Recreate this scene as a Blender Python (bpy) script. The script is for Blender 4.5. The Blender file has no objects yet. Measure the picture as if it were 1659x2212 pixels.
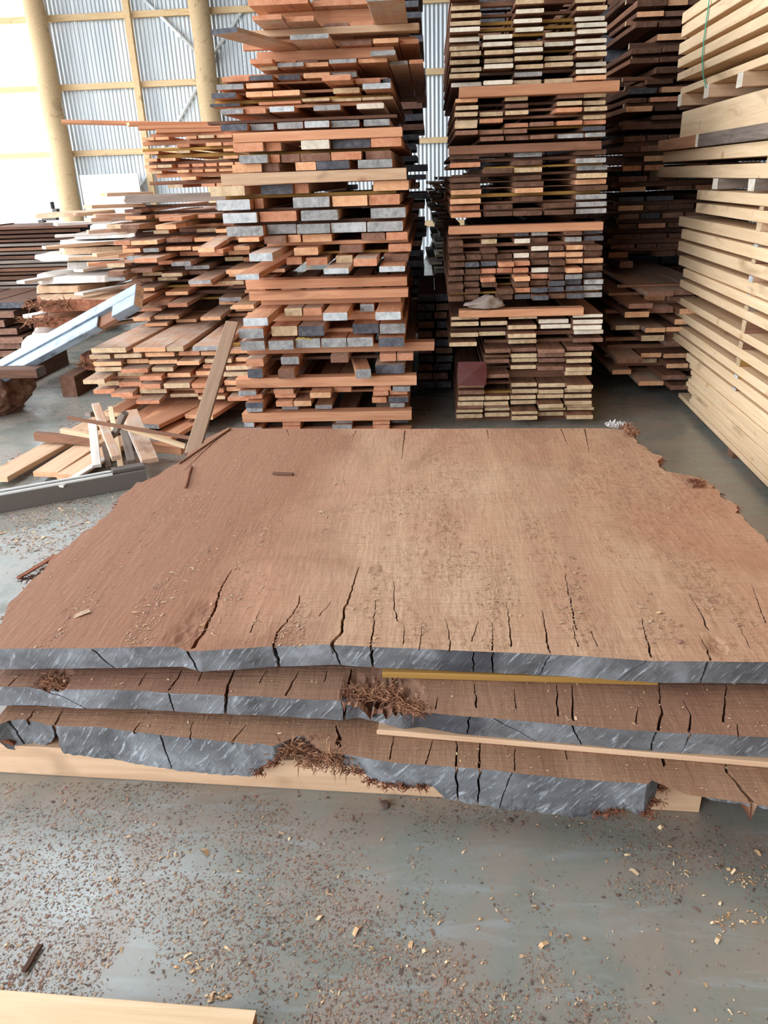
import bpy, bmesh, math, random
from mathutils import Vector, Matrix, noise
from bisect import bisect
random.seed(11)
C = bpy.context.scene.collection
SC = bpy.context.scene
# ---------------------------------------------------------------- camera
W, H, F = 1659, 2212, 1660.0
CAM_H = 1.5
YAW, PITCH, ROLL = math.radians(4.0), math.radians(23.5), math.radians(2.0)
cam_d = bpy.data.cameras.new('camera'); cam = bpy.data.objects.new('camera', cam_d); C.objects.link(cam)
CR = Matrix.Rotation(YAW, 3, 'Z') @ Matrix.Rotation(math.pi/2 - PITCH, 3, 'X') @ Matrix.Rotation(-ROLL, 3, 'Z')
CO = Vector((0, 0, CAM_H))
cam.matrix_world = Matrix.Translation(CO) @ CR.to_4x4()
cam_d.sensor_fit = 'VERTICAL'; cam_d.sensor_height = 24.0; cam_d.lens = 24.0*F/H
cam_d.clip_start = 0.05; cam_d.clip_end = 200
SC.camera = cam
# ---------------------------------------------------------------- daylight and exposure
world = bpy.data.worlds.new('sky'); SC.world = world; world.use_nodes = True
nt = world.node_tree; nt.nodes.clear()
wo = nt.nodes.new('ShaderNodeOutputWorld'); bg = nt.nodes.new('ShaderNodeBackground')
bg.inputs['Color'].default_value = (0.86, 0.93, 1.0, 1); bg.inputs['Strength'].default_value = 8.0
nt.links.new(bg.outputs[0], wo.inputs[0])
SC.view_settings.view_transform = 'Standard'; SC.view_settings.look = 'None'
SC.view_settings.exposure = -0.06; SC.view_settings.gamma = 1.0; SC.view_settings.use_curve_mapping = False
SC.cycles.use_denoising = True; SC.cycles.max_bounces = 6; SC.cycles.diffuse_bounces = 4
SC.cycles.caustics_reflective = False; SC.cycles.caustics_refractive = False
SC.cycles.sample_clamp_indirect = 6.0

def portal(loc, target, sx, sy):
    l = bpy.data.lights.new('daylight_opening', 'AREA'); l.shape = 'RECTANGLE'; l.size = sx; l.size_y = sy
    l.cycles.is_portal = True
    o = bpy.data.objects.new('daylight_opening', l); C.objects.link(o)
    o.matrix_world = Matrix.Translation(loc) @ (Vector(target)-Vector(loc)).to_track_quat('-Z', 'Y').to_matrix().to_4x4()

# ---------------------------------------------------------------- helpers
def ray(px, py):
    return CR @ Vector(((px-W/2)/F, -(py-H/2)/F, -1.0))
def on_plane(px, py, p0, n):
    d = ray(px, py); return CO + d*((Vector(p0)-CO).dot(n)/d.dot(n))
def on_v(px, py, v): return on_plane(px, py, (0, v, 0), Vector((0, 1, 0)))
def on_z(px, py, z): return on_plane(px, py, (0, 0, z), Vector((0, 0, 1)))
ORD = 'topmost second third fourth fifth sixth seventh eighth ninth tenth eleventh twelfth thirteenth fourteenth fifteenth sixteenth seventeenth eighteenth nineteenth twentieth'.split()
TENS = ['twenty', 'thirty', 'forty', 'fifty', 'sixty']
def ordn(i):          # 1-based, 'first' for 1
    if i == 1: return 'first'
    if i <= 20: return ORD[i-1]
    t, u = divmod(i, 10)
    if u == 0: return {2: 'twentieth', 3: 'thirtieth', 4: 'fortieth', 5: 'fiftieth', 6: 'sixtieth'}[t]
    return TENS[t-2] + ' ' + ('first' if u == 1 else ORD[u-1])
USED = set()
def tag(o, label, cat, group=None, kind=None):
    k = label; n = 2
    while k in USED:
        k = label + ', ' + ordn(n) + ' of them'; n += 1
    USED.add(k); o['label'] = k; o['category'] = cat
    if group: o['group'] = group
    o['kind'] = kind or 'thing'
    return o
def link_mesh(name, me, mats=(), parent=None, loc=None):
    o = bpy.data.objects.new(name, me); C.objects.link(o)
    for m in mats: me.materials.append(m)
    if parent: o.parent = parent
    if loc is not None: o.location = loc
    return o
def mesh_from(name, vs, fs, mats=(), parent=None, mi=None, smooth=False):
    me = bpy.data.meshes.new(name); me.from_pydata([tuple(v) for v in vs], [], fs); me.update()
    o = link_mesh(name, me, mats, parent)
    if mi: me.polygons.foreach_set('material_index', mi)
    if smooth: me.polygons.foreach_set('use_smooth', [True]*len(me.polygons))
    return o
def struct(o): o['kind'] = 'structure'; return o
def empty(name, loc=(0, 0, 0)):
    o = bpy.data.objects.new(name, None); C.objects.link(o); o.location = loc; o.empty_display_size = .1; return o

# ---------------------------------------------------------------- materials
def new_mat(name):
    m = bpy.data.materials.new(name); m.use_nodes = True
    n = m.node_tree; b = n.nodes['Principled BSDF']; return m, n, b
def lin(c):
    return tuple(((x/255)/12.92 if x/255 <= .04045 else ((x/255+.055)/1.055)**2.4) for x in c) + (1,)
def ramp(n, fac, stops):
    r = n.nodes.new('ShaderNodeValToRGB'); e = r.color_ramp.elements
    while len(e) < len(stops): e.new(.5)
    for k, (p, c) in enumerate(stops): e[k].position = p; e[k].color = c
    n.links.new(fac, r.inputs[0]); return r.outputs[0]
def noise_n(n, vec, scale, detail=3, rough=.6, dist=0):
    t = n.nodes.new('ShaderNodeTexNoise'); t.inputs['Scale'].default_value = scale
    t.inputs['Detail'].default_value = detail; t.inputs['Roughness'].default_value = rough; t.inputs['Distortion'].default_value = dist
    n.links.new(vec, t.inputs['Vector']); return t.outputs['Fac']
def coords(n, sc, rnd=True, kind='Object'):
    tc = n.nodes.new('ShaderNodeTexCoord'); mp = n.nodes.new('ShaderNodeMapping'); mp.inputs['Scale'].default_value = sc
    src = tc.outputs[kind]
    if rnd:
        oi = n.nodes.new('ShaderNodeObjectInfo'); ml = n.nodes.new('ShaderNodeMath'); ml.operation = 'MULTIPLY'; ml.inputs[1].default_value = 57.0
        n.links.new(oi.outputs['Random'], ml.inputs[0]); ad = n.nodes.new('ShaderNodeVectorMath'); ad.operation = 'ADD'
        n.links.new(src, ad.inputs[0]); n.links.new(ml.outputs[0], ad.inputs[1]); src = ad.outputs[0]
    n.links.new(src, mp.inputs['Vector']); return mp.outputs[0]
def mix(n, a, b, f, mode='MIX'):
    m = n.nodes.new('ShaderNodeMix'); m.data_type = 'RGBA'; m.blend_type = mode
    for s, v in ((m.inputs[0], f), (m.inputs[6], a), (m.inputs[7], b)):
        if isinstance(v, (int, float)): s.default_value = v
        elif isinstance(v, tuple): s.default_value = v
        else: n.links.new(v, s)
    return m.outputs[2]
def bump(n, b, h, strength, dist=.01):
    k = n.nodes.new('ShaderNodeBump'); k.inputs['Strength'].default_value = strength; k.inputs['Distance'].default_value = dist
    n.links.new(h, k.inputs['Height']); n.links.new(k.outputs[0], b.inputs['Normal']); return k
def hsv_rand(n, col, dv=.3, ds=.2):
    oi = n.nodes.new('ShaderNodeObjectInfo'); hs = n.nodes.new('ShaderNodeHueSaturation')
    mr = n.nodes.new('ShaderNodeMapRange'); mr.inputs[3].default_value = 1-dv; mr.inputs[4].default_value = 1+dv
    n.links.new(oi.outputs['Random'], mr.inputs[0]); n.links.new(mr.outputs[0], hs.inputs['Value'])
    hs.inputs['Saturation'].default_value = 1.0; n.links.new(col, hs.inputs['Color']); return hs.outputs[0]
def wood(name, c1, c2, dv=.2, rough=.75, dust=None, knots=None):
    m, n, b = new_mat(name)
    v = coords(n, (1, .06, 1)); f = noise_n(n, v, 38, 4, .65, .4)
    col = ramp(n, f, [(.3, lin(c1)), (.7, lin(c2))])
    v2 = coords(n, (1, .35, 1)); g = noise_n(n, v2, 5, 3, .6, .8)
    col = mix(n, col, tuple(x*.62 for x in lin(c1)[:3])+(1,), ramp(n, g, [(.6, (0, 0, 0, 1)), (.75, (1, 1, 1, 1))]))
    if dust:
        h = noise_n(n, coords(n, (1, 1, 1)), 9, 5, .7)
        col = mix(n, col, lin(dust), ramp(n, h, [(.45, (0, 0, 0, 1)), (.62, (.8, .8, .8, 1))]))
    if knots:
        vo = n.nodes.new('ShaderNodeTexVoronoi'); vo.inputs['Scale'].default_value = 4.2; n.links.new(coords(n, (1, .8, 1)), vo.inputs['Vector'])
        col = mix(n, col, lin(knots), ramp(n, vo.outputs['Distance'], [(.05, (.75, .75, .75, 1)), (.13, (0, 0, 0, 1))]))
    n.links.new(hsv_rand(n, col, dv), b.inputs['Base Color']); b.inputs['Roughness'].default_value = rough
    b.inputs['Specular IOR Level'].default_value = .25
    bump(n, b, f, .35, .004); return m
def endgrain(name, c1, c2, c3, dv=.12):
    m, n, b = new_mat(name)
    v = coords(n, (1, 1, 1)); f = noise_n(n, v, 26, 5, .7, .5); g = noise_n(n, coords(n, (3, 1, .6)), 40, 3, .6)
    col = ramp(n, f, [(.32, lin(c1)), (.5, lin(c2)), (.72, lin(c3))])
    n.links.new(hsv_rand(n, col, dv), b.inputs['Base Color']); b.inputs['Roughness'].default_value = .7
    b.inputs['Specular IOR Level'].default_value = .3
    bump(n, b, g, .4, .004); return m
M = {}
M['side_red'] = wood('redwood_board', (186, 126, 92), (212, 158, 122))
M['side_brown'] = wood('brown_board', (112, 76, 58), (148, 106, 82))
M['side_pale'] = wood('pale_board', (224, 188, 146), (242, 212, 174), .06, knots=(188, 140, 96))
M['side_dusty'] = wood('dusty_board', (182, 140, 114), (208, 170, 142), .15, dust=(196, 180, 166))
M['side_tan'] = wood('tan_board', (188, 150, 118), (212, 178, 146), .12, knots=(150, 92, 56))
M['side_lean'] = wood('leaning_board_wood', (136, 108, 86), (164, 134, 110), .05)
M['side_grey'] = wood('weathered_board', (104, 92, 84), (146, 130, 118), .12)
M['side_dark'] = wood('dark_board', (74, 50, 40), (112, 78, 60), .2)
M['side_white'] = wood('bleached_board', (196, 186, 178), (226, 218, 208), .06)
M['yellow'] = wood('yellow_batten', (152, 112, 56), (174, 132, 70), .1)
E = {'g': endgrain('grey_end', (120, 118, 118), (152, 150, 148), (182, 180, 176)),
     's': endgrain('silver_end', (156, 158, 160), (190, 192, 192), (216, 216, 214)),
     'k': endgrain('charcoal_end', (62, 62, 68), (84, 84, 90), (112, 112, 116)),
     't': endgrain('tan_end', (176, 146, 112), (202, 174, 138), (222, 198, 164)),
     'o': endgrain('orange_end', (206, 148, 106), (222, 168, 126), (232, 186, 148)),
     'r': endgrain('red_end', (182, 116, 84), (200, 138, 104), (212, 156, 124)),
     'b': endgrain('brown_end', (112, 78, 62), (134, 96, 78), (156, 118, 98)),
     'd': endgrain('shaded_brown_end', (78, 52, 40), (100, 70, 54), (122, 88, 68)),  # brown end darkened in colour for stacks standing in shade
     'w': endgrain('pale_end', (204, 190, 168), (224, 212, 192), (238, 230, 216))}
ENDNAME = {'g': 'grey ended', 's': 'silver ended', 'k': 'charcoal ended', 't': 'tan ended', 'o': 'orange ended', 'r': 'red ended', 'b': 'brown ended', 'w': 'pale ended', 'd': 'dark ended'}

# ---------------------------------------------------------------- boards
MESHES = {}
def board_mesh(w, t, L, ms, me_, seed=0):
    w, t, L = round(w/.004)*.004, round(t, 4), round(L, 2)
    key = (w, t, L, ms, me_, seed)
    if key in MESHES: return MESHES[key]
    rnd = random.Random(hash((w, t, L, seed)) & 0xffff)
    c = min(.003, t*.15); hw, ht = w/2, t
    prof = [(-hw+c, 0), (hw-c, 0), (hw, c), (hw, ht-c), (hw-c, ht), (-hw+c, ht), (-hw, ht-c), (-hw, c)]
    vs, fs, mi = [], [], []
    st = [0, .25, .6, 1]
    for s in st:
        jx = rnd.uniform(-.001, .001) if 0 < s < 1 else 0
        for (x, z) in prof:
            jy = rnd.uniform(-.002, .002) if s in (0, 1) else 0
            vs.append((x+jx, s*L+jy, z))
    for k in range(3):
        for i in range(8):
            a, b = k*8+i, k*8+(i+1) % 8
            fs.append((a, b, b+8, a+8)); mi.append(0)
    fs.append(tuple(range(7, -1, -1))); mi.append(1); fs.append(tuple(24+i for i in range(8))); mi.append(1)
    me = bpy.data.meshes.new('board_mesh'); me.from_pydata(vs, [], fs); me.update()
    me.materials.append(ms); me.materials.append(me_); me.polygons.foreach_set('material_index', mi)
    MESHES[key] = me; return me
def board(name, u0, u1, z0, t, v, L, ms, me_, yaw=0.0, tilt=0.0, roll=0.0, F_=None):
    """board running away from v (front end) for L; u0..u1 at the front end"""
    w = abs(u1-u0); me = board_mesh(w, t, L, ms, me_, random.randint(0, 2))
    o = bpy.data.objects.new(name, me); C.objects.link(o)
    mw = Matrix.Translation(((u0+u1)/2, v, z0)) @ Matrix.Rotation(yaw, 4, 'Z') @ Matrix.Rotation(tilt, 4, 'X') @ Matrix.Rotation(roll, 4, 'Y')
    o.matrix_world = (F_ @ mw) if F_ else mw
    return o
def cross(name, u0, u1, z0, t, v, w, ms, me_, yaw=0.0, F_=None):
    """board running along u (its long edge faces the front at v)"""
    me = board_mesh(w, t, abs(u1-u0), ms, me_, random.randint(0, 2))
    o = bpy.data.objects.new(name, me); C.objects.link(o)
    mw = Matrix.Translation((min(u0, u1), v+w/2, z0)) @ Matrix.Rotation(yaw-math.pi/2, 4, 'Z')
    o.matrix_world = (F_ @ mw) if F_ else mw
    return o
def bar(name, P, Q, w, t, ms, me_, up=(0, 0, 1), roll=0.0):
    """board from P to Q (bottom centre line)"""
    P, Q = Vector(P), Vector(Q); y = (Q-P).normalized(); x = y.cross(Vector(up)).normalized(); z = x.cross(y)
    me = board_mesh(w, t, (Q-P).length, ms, me_, random.randint(0, 2))
    o = bpy.data.objects.new(name, me); C.objects.link(o)
    R = Matrix((x, y, z)).transposed().to_4x4()
    o.matrix_world = Matrix.Translation(P) @ R @ Matrix.Rotation(roll, 4, 'Y')
    return o
# ---------------------------------------------------------------- the shed
def slab_box(name, x0, x1, y0, y1, z0, z1, mat, parent=None):
    vs = [(x, y, z) for z in (z0, z1) for y in (y0, y1) for x in (x0, x1)]
    fs = [(0, 2, 3, 1), (4, 5, 7, 6), (0, 1, 5, 4), (2, 6, 7, 3), (0, 4, 6, 2), (1, 3, 7, 5)]
    return mesh_from(name, vs, fs, [mat], parent)
# concrete floor
m, n, b = new_mat('concrete')
v = coords(n, (1, 1, 1), False, 'Object')
f1 = noise_n(n, v, 1.1, 5, .6, .6); f2 = noise_n(n, v, 4.2, 6, .65, .8); f3 = noise_n(n, v, 45, 4, .6)
vs_ = coords(n, (1, 6, 1), False, 'Object'); f4 = noise_n(n, vs_, 2.2, 5, .7, 1.2)
col = ramp(n, f1, [(.3, lin((122, 121, 112))), (.5, lin((134, 135, 126))), (.7, lin((146, 148, 142)))])
col = mix(n, col, lin((150, 136, 124)), ramp(n, f2, [(.42, (0, 0, 0, 1)), (.6, (.8, .8, .8, 1))]))
col = mix(n, col, lin((158, 164, 164)), ramp(n, f4, [(.52, (0, 0, 0, 1)), (.66, (.5, .5, .5, 1))]))
col = mix(n, col, lin((96, 84, 78)), ramp(n, f3, [(.62, (0, 0, 0, 1)), (.78, (.5, .5, .5, 1))]))
n.links.new(col, b.inputs['Base Color'])
n.links.new(ramp(n, f2, [(.35, (.2, .2, .2, 1)), (.65, (.42, .42, .42, 1))]), b.inputs['Roughness'])
b.inputs['Specular IOR Level'].default_value = .65
bump(n, b, f3, .1, .002)
CONC = m
floor = struct(slab_box('floor', -11.2, 9, -6, 17, -.2, 0, CONC)); floor['label'] = 'grey green concrete shed floor dusted with red brown sawdust'
m, n, b = new_mat('gravel_yard'); v = coords(n, (1, 1, 1), False)
n.links.new(ramp(n, noise_n(n, v, 12, 6, .7), [(.3, lin((150, 146, 138))), (.7, lin((190, 186, 178)))]), b.inputs['Base Color']); b.inputs['Roughness'].default_value = .95
struct(slab_box('ground', -60, 40, -40, 60, -.5, -.24, m))
# steel sheet
m, n, b = new_mat('corrugated_steel'); v = coords(n, (1, 1, .2), True)
n.links.new(ramp(n, noise_n(n, v, 3, 4, .6), [(.3, lin((196, 202, 206))), (.7, lin((222, 227, 230)))]), b.inputs['Base Color'])
b.inputs['Roughness'].default_value = .45; b.inputs['Metallic'].default_value = .25
STEEL = m
m, n, b = new_mat('translucent_sheet'); n.nodes.remove(b)
out = n.nodes['Material Output']; tr = n.nodes.new('ShaderNodeBsdfTranslucent'); df = n.nodes.new('ShaderNodeBsdfDiffuse'); ms_ = n.nodes.new('ShaderNodeMixShader')
tr.inputs[0].default_value = (.88, .92, .95, 1); df.inputs[0].default_value = (.85, .87, .9, 1); ms_.inputs[0].default_value = .25
n.links.new(tr.outputs[0], ms_.inputs[1]); n.links.new(df.outputs[0], ms_.inputs[2]); n.links.new(ms_.outputs[0], out.inputs[0])
CLEAR = m
WV = 16.0                       # depth of the far wall
wall = struct(empty('wall_back', (0, WV, 0)))
def corrugated(name, u0, u1, z0, z1, mat, parent, pitch=.076, amp=.009):
    nseg = int(round((u1-u0)/pitch*8)); vs, fs = [], []
    zs = [z0 + (z1-z0)*k for k in (0, .25, .5, .75, 1)]
    for z in zs:
        for i in range(nseg+1):
            u = u0+(u1-u0)*i/nseg; vs.append((u, math.sin(u/pitch*2*math.pi)*amp, z))
    for k in range(4):
        for i in range(nseg):
            a = k*(nseg+1)+i; fs.append((a, a+1, a+nseg+2, a+nseg+1))
    return mesh_from(name, vs, fs, [mat], parent, smooth=True)
UL, UR = -11.0, 8.8
p1u = on_v(108, 100, WV).x; p2u = on_v(450, 100, WV).x
u = UL; sheet = .76
while u < UR:
    u2 = min(u+sheet, UR)
    corrugated('panel', u, u2-.002, 0, 6.2, CLEAR if u2 < p1u+.1 else STEEL, wall); u = u2
PINE = wood('wall_pine', (222, 184, 136), (240, 208, 164), .06)
POLE = wood('round_pole_wood', (204, 172, 130), (222, 192, 152), .03)
def tube(name, pts, rads, mat, parent=None, seg=16, wob=0.0):
    vs, fs = [], []; pts = [Vector(p) for p in pts]
    for k, p in enumerate(pts):
        d = (pts[min(k+1, len(pts)-1)]-pts[max(k-1, 0)]).normalized()
        a = d.orthogonal().normalized() if k == 0 else (a - d*a.dot(d)).normalized(); bb = d.cross(a)
        for i in range(seg):
            t = 2*math.pi*i/seg; r = rads[k]*(1+wob*(random.random()-.5)); vs.append(p + (a*math.cos(t)+bb*math.sin(t))*r)
    for k in range(len(pts)-1):
        for i in range(seg):
            a0, b0 = k*seg+i, k*seg+(i+1) % seg; fs.append((a0, b0, b0+seg, a0+seg))
    fs.append(tuple(range(seg-1, -1, -1))); fs.append(tuple((len(pts)-1)*seg+i for i in range(seg)))
    return mesh_from(name, vs, fs, [mat], parent, smooth=True)
for pu, lab in ((p1u, 'round timber wall pole beside the glowing translucent wall sheets'), (p2u, 'round timber wall pole just behind the tall centre stack'), (p2u+3.7, 'round timber wall pole hidden between the tall stacks')):
    if pu > p2u+1: continue
    pr = empty('pole', (pu, WV-.36, 0)); tag(pr, lab, 'pole', 'round poles of the back wall')
    L = 26; pts = [(.012*math.sin(k*.9), .01*math.cos(k*1.3), -.02+k*6.1/(L-1)) for k in range(L)]
    tube('pole_shaft', pts, [.205-.0018*k + (.012 if k % 5 == 3 else 0) for k in range(L)], POLE, pr, 20, .03)
# girts, studs on the wall (children of the wall, pieces)
gz = [on_v(195, y, WV-.1).z for y in (36, 187, 331)]
gz = sorted(gz + [gz[2]-1.45 if gz[2] > 1.6 else .4])
stud_u = on_v(283, 60, WV-.1).x
edges = [UL, p1u-.0, stud_u, p2u, p2u+(stud_u-p1u), p2u+2*(stud_u-p1u)+.3, p2u+6, UR]
for z in gz:
    for a_, b_ in zip(edges[:-1], edges[1:]):
        o = cross('girt', a_+.06, b_-.06, 0, .10, -.13, .045+.055, PINE, E['t']); o.parent = wall; o.location.z = z-.05
for su in (stud_u, p2u+(stud_u-p1u)):
    o = slab_box('stud', -.055, .055, -.24, -.13, 0, 6.2, PINE, wall); o.location.x = su
m, n, b = new_mat('brace_metal'); b.inputs['Base Color'].default_value = lin((240, 244, 244)); b.inputs['Metallic'].default_value = .1; b.inputs['Roughness'].default_value = .4; BRACE = m
def wl(px, py, dv=-.06): p = on_v(px, py, WV+dv); return Vector((p.x, dv, p.z))
for (a_, b_) in (((300, -12), (441, 128)), ((443, 160), (300, 410)), ((545, -10), (440, 150)), ((905, 590), (940, 500))):
    A, B = wl(*a_), wl(*b_); tube('brace', [A, B], [.032, .032], BRACE, wall, 8)
A, B = wl(383, 70), wl(393, 82); tube('turnbuckle', [A, A+(B-A)*.2, A+(B-A)*.8, B], [.03, .045, .045, .03], BRACE, wall, 8)
# end panel low on the wall
m, n, b = new_mat('white_board'); b.inputs['Base Color'].default_value = lin((236, 232, 226)); b.inputs['Roughness'].default_value = .6; WHITE = m
A, B = on_v(183, 440, WV-.5), on_v(298, 374, WV-.5)
o = slab_box('panel_board', A.x, B.x, WV-.52, WV-.49, 0, B.z, WHITE); tag(o, 'plain white sheet leaning on the back wall between the poles', 'panel')
# roof, right wall, added light-blocking wall, left lintel
m, n, b = new_mat('roof_steel'); b.inputs['Base Color'].default_value = lin((84, 78, 74)); b.inputs['Roughness'].default_value = .8; ROOF = m
ceiling = struct(empty('ceiling', (0, 0, 6.2)))
ROOF_GAPS = [(-5.8, -3.0, 1.2, 10.0)]     # unseen roof opening, added to brighten the left side (u0,u1,v0,v1)
ux = sorted({UL, UR} | {a for s in ROOF_GAPS for a in s[:2]}); vx = sorted({-4.0, WV+.2} | {a for s in ROOF_GAPS for a in s[2:]})
for i in range(len(ux)-1):
    for j in range(len(vx)-1):
        cu, cv = (ux[i]+ux[i+1])/2, (vx[j]+vx[j+1])/2
        if any(s[0] < cu < s[1] and s[2] < cv < s[3] for s in ROOF_GAPS): continue
        slab_box('roof_sheet', ux[i], ux[i+1], vx[j], vx[j+1], 0, .06, ROOF, ceiling)
for s in ROOF_GAPS:
    portal(((s[0]+s[1])/2, (s[2]+s[3])/2, 6.3), ((s[0]+s[1])/2, (s[2]+s[3])/2+.001, 0), s[1]-s[0], s[3]-s[2])
struct(slab_box('wall_right', UR, UR+.1, -4, WV, 0, 6.2, ROOF))
struct(slab_box('wall_light_block', -1.6, UR, -4.1, -4, 0, 6.2, ROOF))  # unseen wall behind the camera, added to cut daylight from the front
portal((UL-.1, 6, 3.1), (0, 6, 3.1), 20, 6.2)
portal(((UL-1.6)/2, -4.1, 3.1), ((UL-1.6)/2, 6, 3.1), -1.6-UL, 6.2)
# ---------------------------------------------------------------- the three great slabs
def interp(pts, x, k0=0, k1=1):
    if x <= pts[0][k0]: return pts[0][k1]
    for a, b in zip(pts[:-1], pts[1:]):
        if x <= b[k0]:
            t = (x-a[k0])/max(1e-9, b[k0]-a[k0]); return a[k1]+(b[k1]-a[k1])*t
    return pts[-1][k1]
def slab_mats(tag_, c1, c2, c3, red, dark=None, heart_shade=None):
    m, n, b = new_mat('slab_face_'+tag_)
    v = coords(n, (1, .10, 1), False); f = noise_n(n, v, 5, 5, .6, .8)
    vf = coords(n, (1, .16, 1), False); ff = noise_n(n, vf, 60, 4, .6, .3)
    vs = coords(n, (.05, 1, 1), False); fs = noise_n(n, vs, 170, 4, .7, .1)
    vb = coords(n, (1, 1, 1), False); fb = noise_n(n, vb, 1.3, 4, .6, .4)
    col = ramp(n, f, [(.25, lin(c1)), (.5, lin(c2)), (.75, lin(c3))])
    col = mix(n, col, lin(red), ramp(n, fb, [(.42, (0, 0, 0, 1)), (.66, (.8, .8, .8, 1))]))
    col = mix(n, col, tuple(x*.78 for x in lin(c1)[:3])+(1,), ramp(n, fs, [(.5, (0, 0, 0, 1)), (.68, (.45, .45, .45, 1))]))
    col = mix(n, col, tuple(min(1, x*1.25) for x in lin(c3)[:3])+(1,), ramp(n, ff, [(.58, (0, 0, 0, 1)), (.8, (.4, .4, .4, 1))]))
    if heart_shade:   # redder wood on the left with the light falloff painted in, pale fuzzy and brown flecked zones
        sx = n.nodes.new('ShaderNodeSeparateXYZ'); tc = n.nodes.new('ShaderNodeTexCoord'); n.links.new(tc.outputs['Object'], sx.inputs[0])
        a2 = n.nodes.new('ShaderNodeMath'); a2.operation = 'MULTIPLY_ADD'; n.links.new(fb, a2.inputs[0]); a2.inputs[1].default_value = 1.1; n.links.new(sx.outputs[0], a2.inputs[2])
        col = mix(n, col, lin(heart_shade), ramp(n, a2.outputs[0], [(0, (.8, .8, .8, 1)), (.22, (0, 0, 0, 1))]))
        vz = coords(n, (1, .35, 1), False); fz = noise_n(n, vz, 3.2, 6, .72, .5)
        col = mix(n, col, lin((150, 112, 86)), ramp(n, fz, [(.54, (0, 0, 0, 1)), (.68, (.6, .6, .6, 1))]))
        fy = noise_n(n, coords(n, (1, .6, 1), False), 55, 5, .75, .6); fm = noise_n(n, coords(n, (1, .3, 1), False), 4.4, 3, .6, .3)
        fl = mix(n, (0, 0, 0, 1), ramp(n, fy, [(.5, (0, 0, 0, 1)), (.62, (1, 1, 1, 1))]), ramp(n, fm, [(.46, (0, 0, 0, 1)), (.6, (1, 1, 1, 1))]))
        col = mix(n, col, lin((140, 98, 72)), mix(n, (0, 0, 0, 1), fl, .65))
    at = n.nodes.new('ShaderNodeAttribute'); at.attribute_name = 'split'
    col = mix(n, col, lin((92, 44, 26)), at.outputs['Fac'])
    n.links.new(col, b.inputs['Base Color']); b.inputs['Roughness'].default_value = .78; b.inputs['Specular IOR Level'].default_value = .3
    ad = n.nodes.new('ShaderNodeMath'); ad.operation = 'ADD'; n.links.new(fs, ad.inputs[0]); n.links.new(ff, ad.inputs[1])
    bump(n, b, ad.outputs[0], .7, .005)
    # weathered end
    m2, n, b = new_mat('slab_end_'+tag_)
    v = coords(n, (1, 1, 1), False); f = noise_n(n, v, 4.5, 5, .65, .5); g = noise_n(n, v, 70, 4, .7)
    tc = n.nodes.new('ShaderNodeTexCoord'); mp = n.nodes.new('ShaderNodeMapping'); mp.inputs['Rotation'].default_value = (0, math.radians(52), 0)
    n.links.new(tc.outputs['Object'], mp.inputs['Vector']); m3_ = n.nodes.new('ShaderNodeMapping'); m3_.inputs['Scale'].default_value = (2.2, 1, 16); n.links.new(mp.outputs[0], m3_.inputs['Vector']); h = noise_n(n, m3_.outputs[0], 6, 5, .7, .9)
    col = ramp(n, f, [(.3, lin((66, 65, 68))), (.5, lin((104, 104, 106))), (.72, lin((146, 148, 152)))])
    col = mix(n, col, lin((184, 188, 194)), ramp(n, h, [(.56, (0, 0, 0, 1)), (.66, (.75, .75, .75, 1))]))
    col = mix(n, col, lin((62, 58, 62)), ramp(n, g, [(.6, (0, 0, 0, 1)), (.72, (.7, .7, .7, 1))]))
    if dark is not None:
        sx = n.nodes.new('ShaderNodeSeparateXYZ'); n.links.new(tc.outputs['Object'], sx.inputs[0])
        mr = n.nodes.new('ShaderNodeMapRange'); mr.interpolation_type = 'SMOOTHSTEP'
        d = n.nodes.new('ShaderNodeMath'); d.operation = 'SUBTRACT'; n.links.new(sx.outputs[0], d.inputs[0]); d.inputs[1].default_value = dark[0]
        ab = n.nodes.new('ShaderNodeMath'); ab.operation = 'ABSOLUTE'; n.links.new(d.outputs[0], ab.inputs[0]); n.links.new(ab.outputs[0], mr.inputs[0])
        mr.inputs[1].default_value = dark[1]; mr.inputs[2].default_value = dark[1]*.6; mr.inputs[3].default_value = 0; mr.inputs[4].default_value = .8
        col = mix(n, col, lin((54, 54, 60)), mr.outputs[0])
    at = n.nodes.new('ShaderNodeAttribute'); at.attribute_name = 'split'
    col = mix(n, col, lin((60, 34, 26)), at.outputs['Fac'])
    n.links.new(col, b.inputs['Base Color']); b.inputs['Roughness'].default_value = .6; b.inputs['Specular IOR Level'].default_value = .4
    bump(n, b, h, .5, .006)
    return m, m2
def seg_dist(p, a, b):
    ab = b-a; t = max(0, min(1, (p-a).dot(ab)/max(1e-9, ab.dot(ab)))); return (p-(a+ab*t)).length, t
BARK = wood('fibrous_bark', (104, 58, 40), (156, 100, 74), .1, .95)
FIBRE = wood('torn_fibre', (124, 80, 60), (176, 130, 100), .1, .9)
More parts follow.
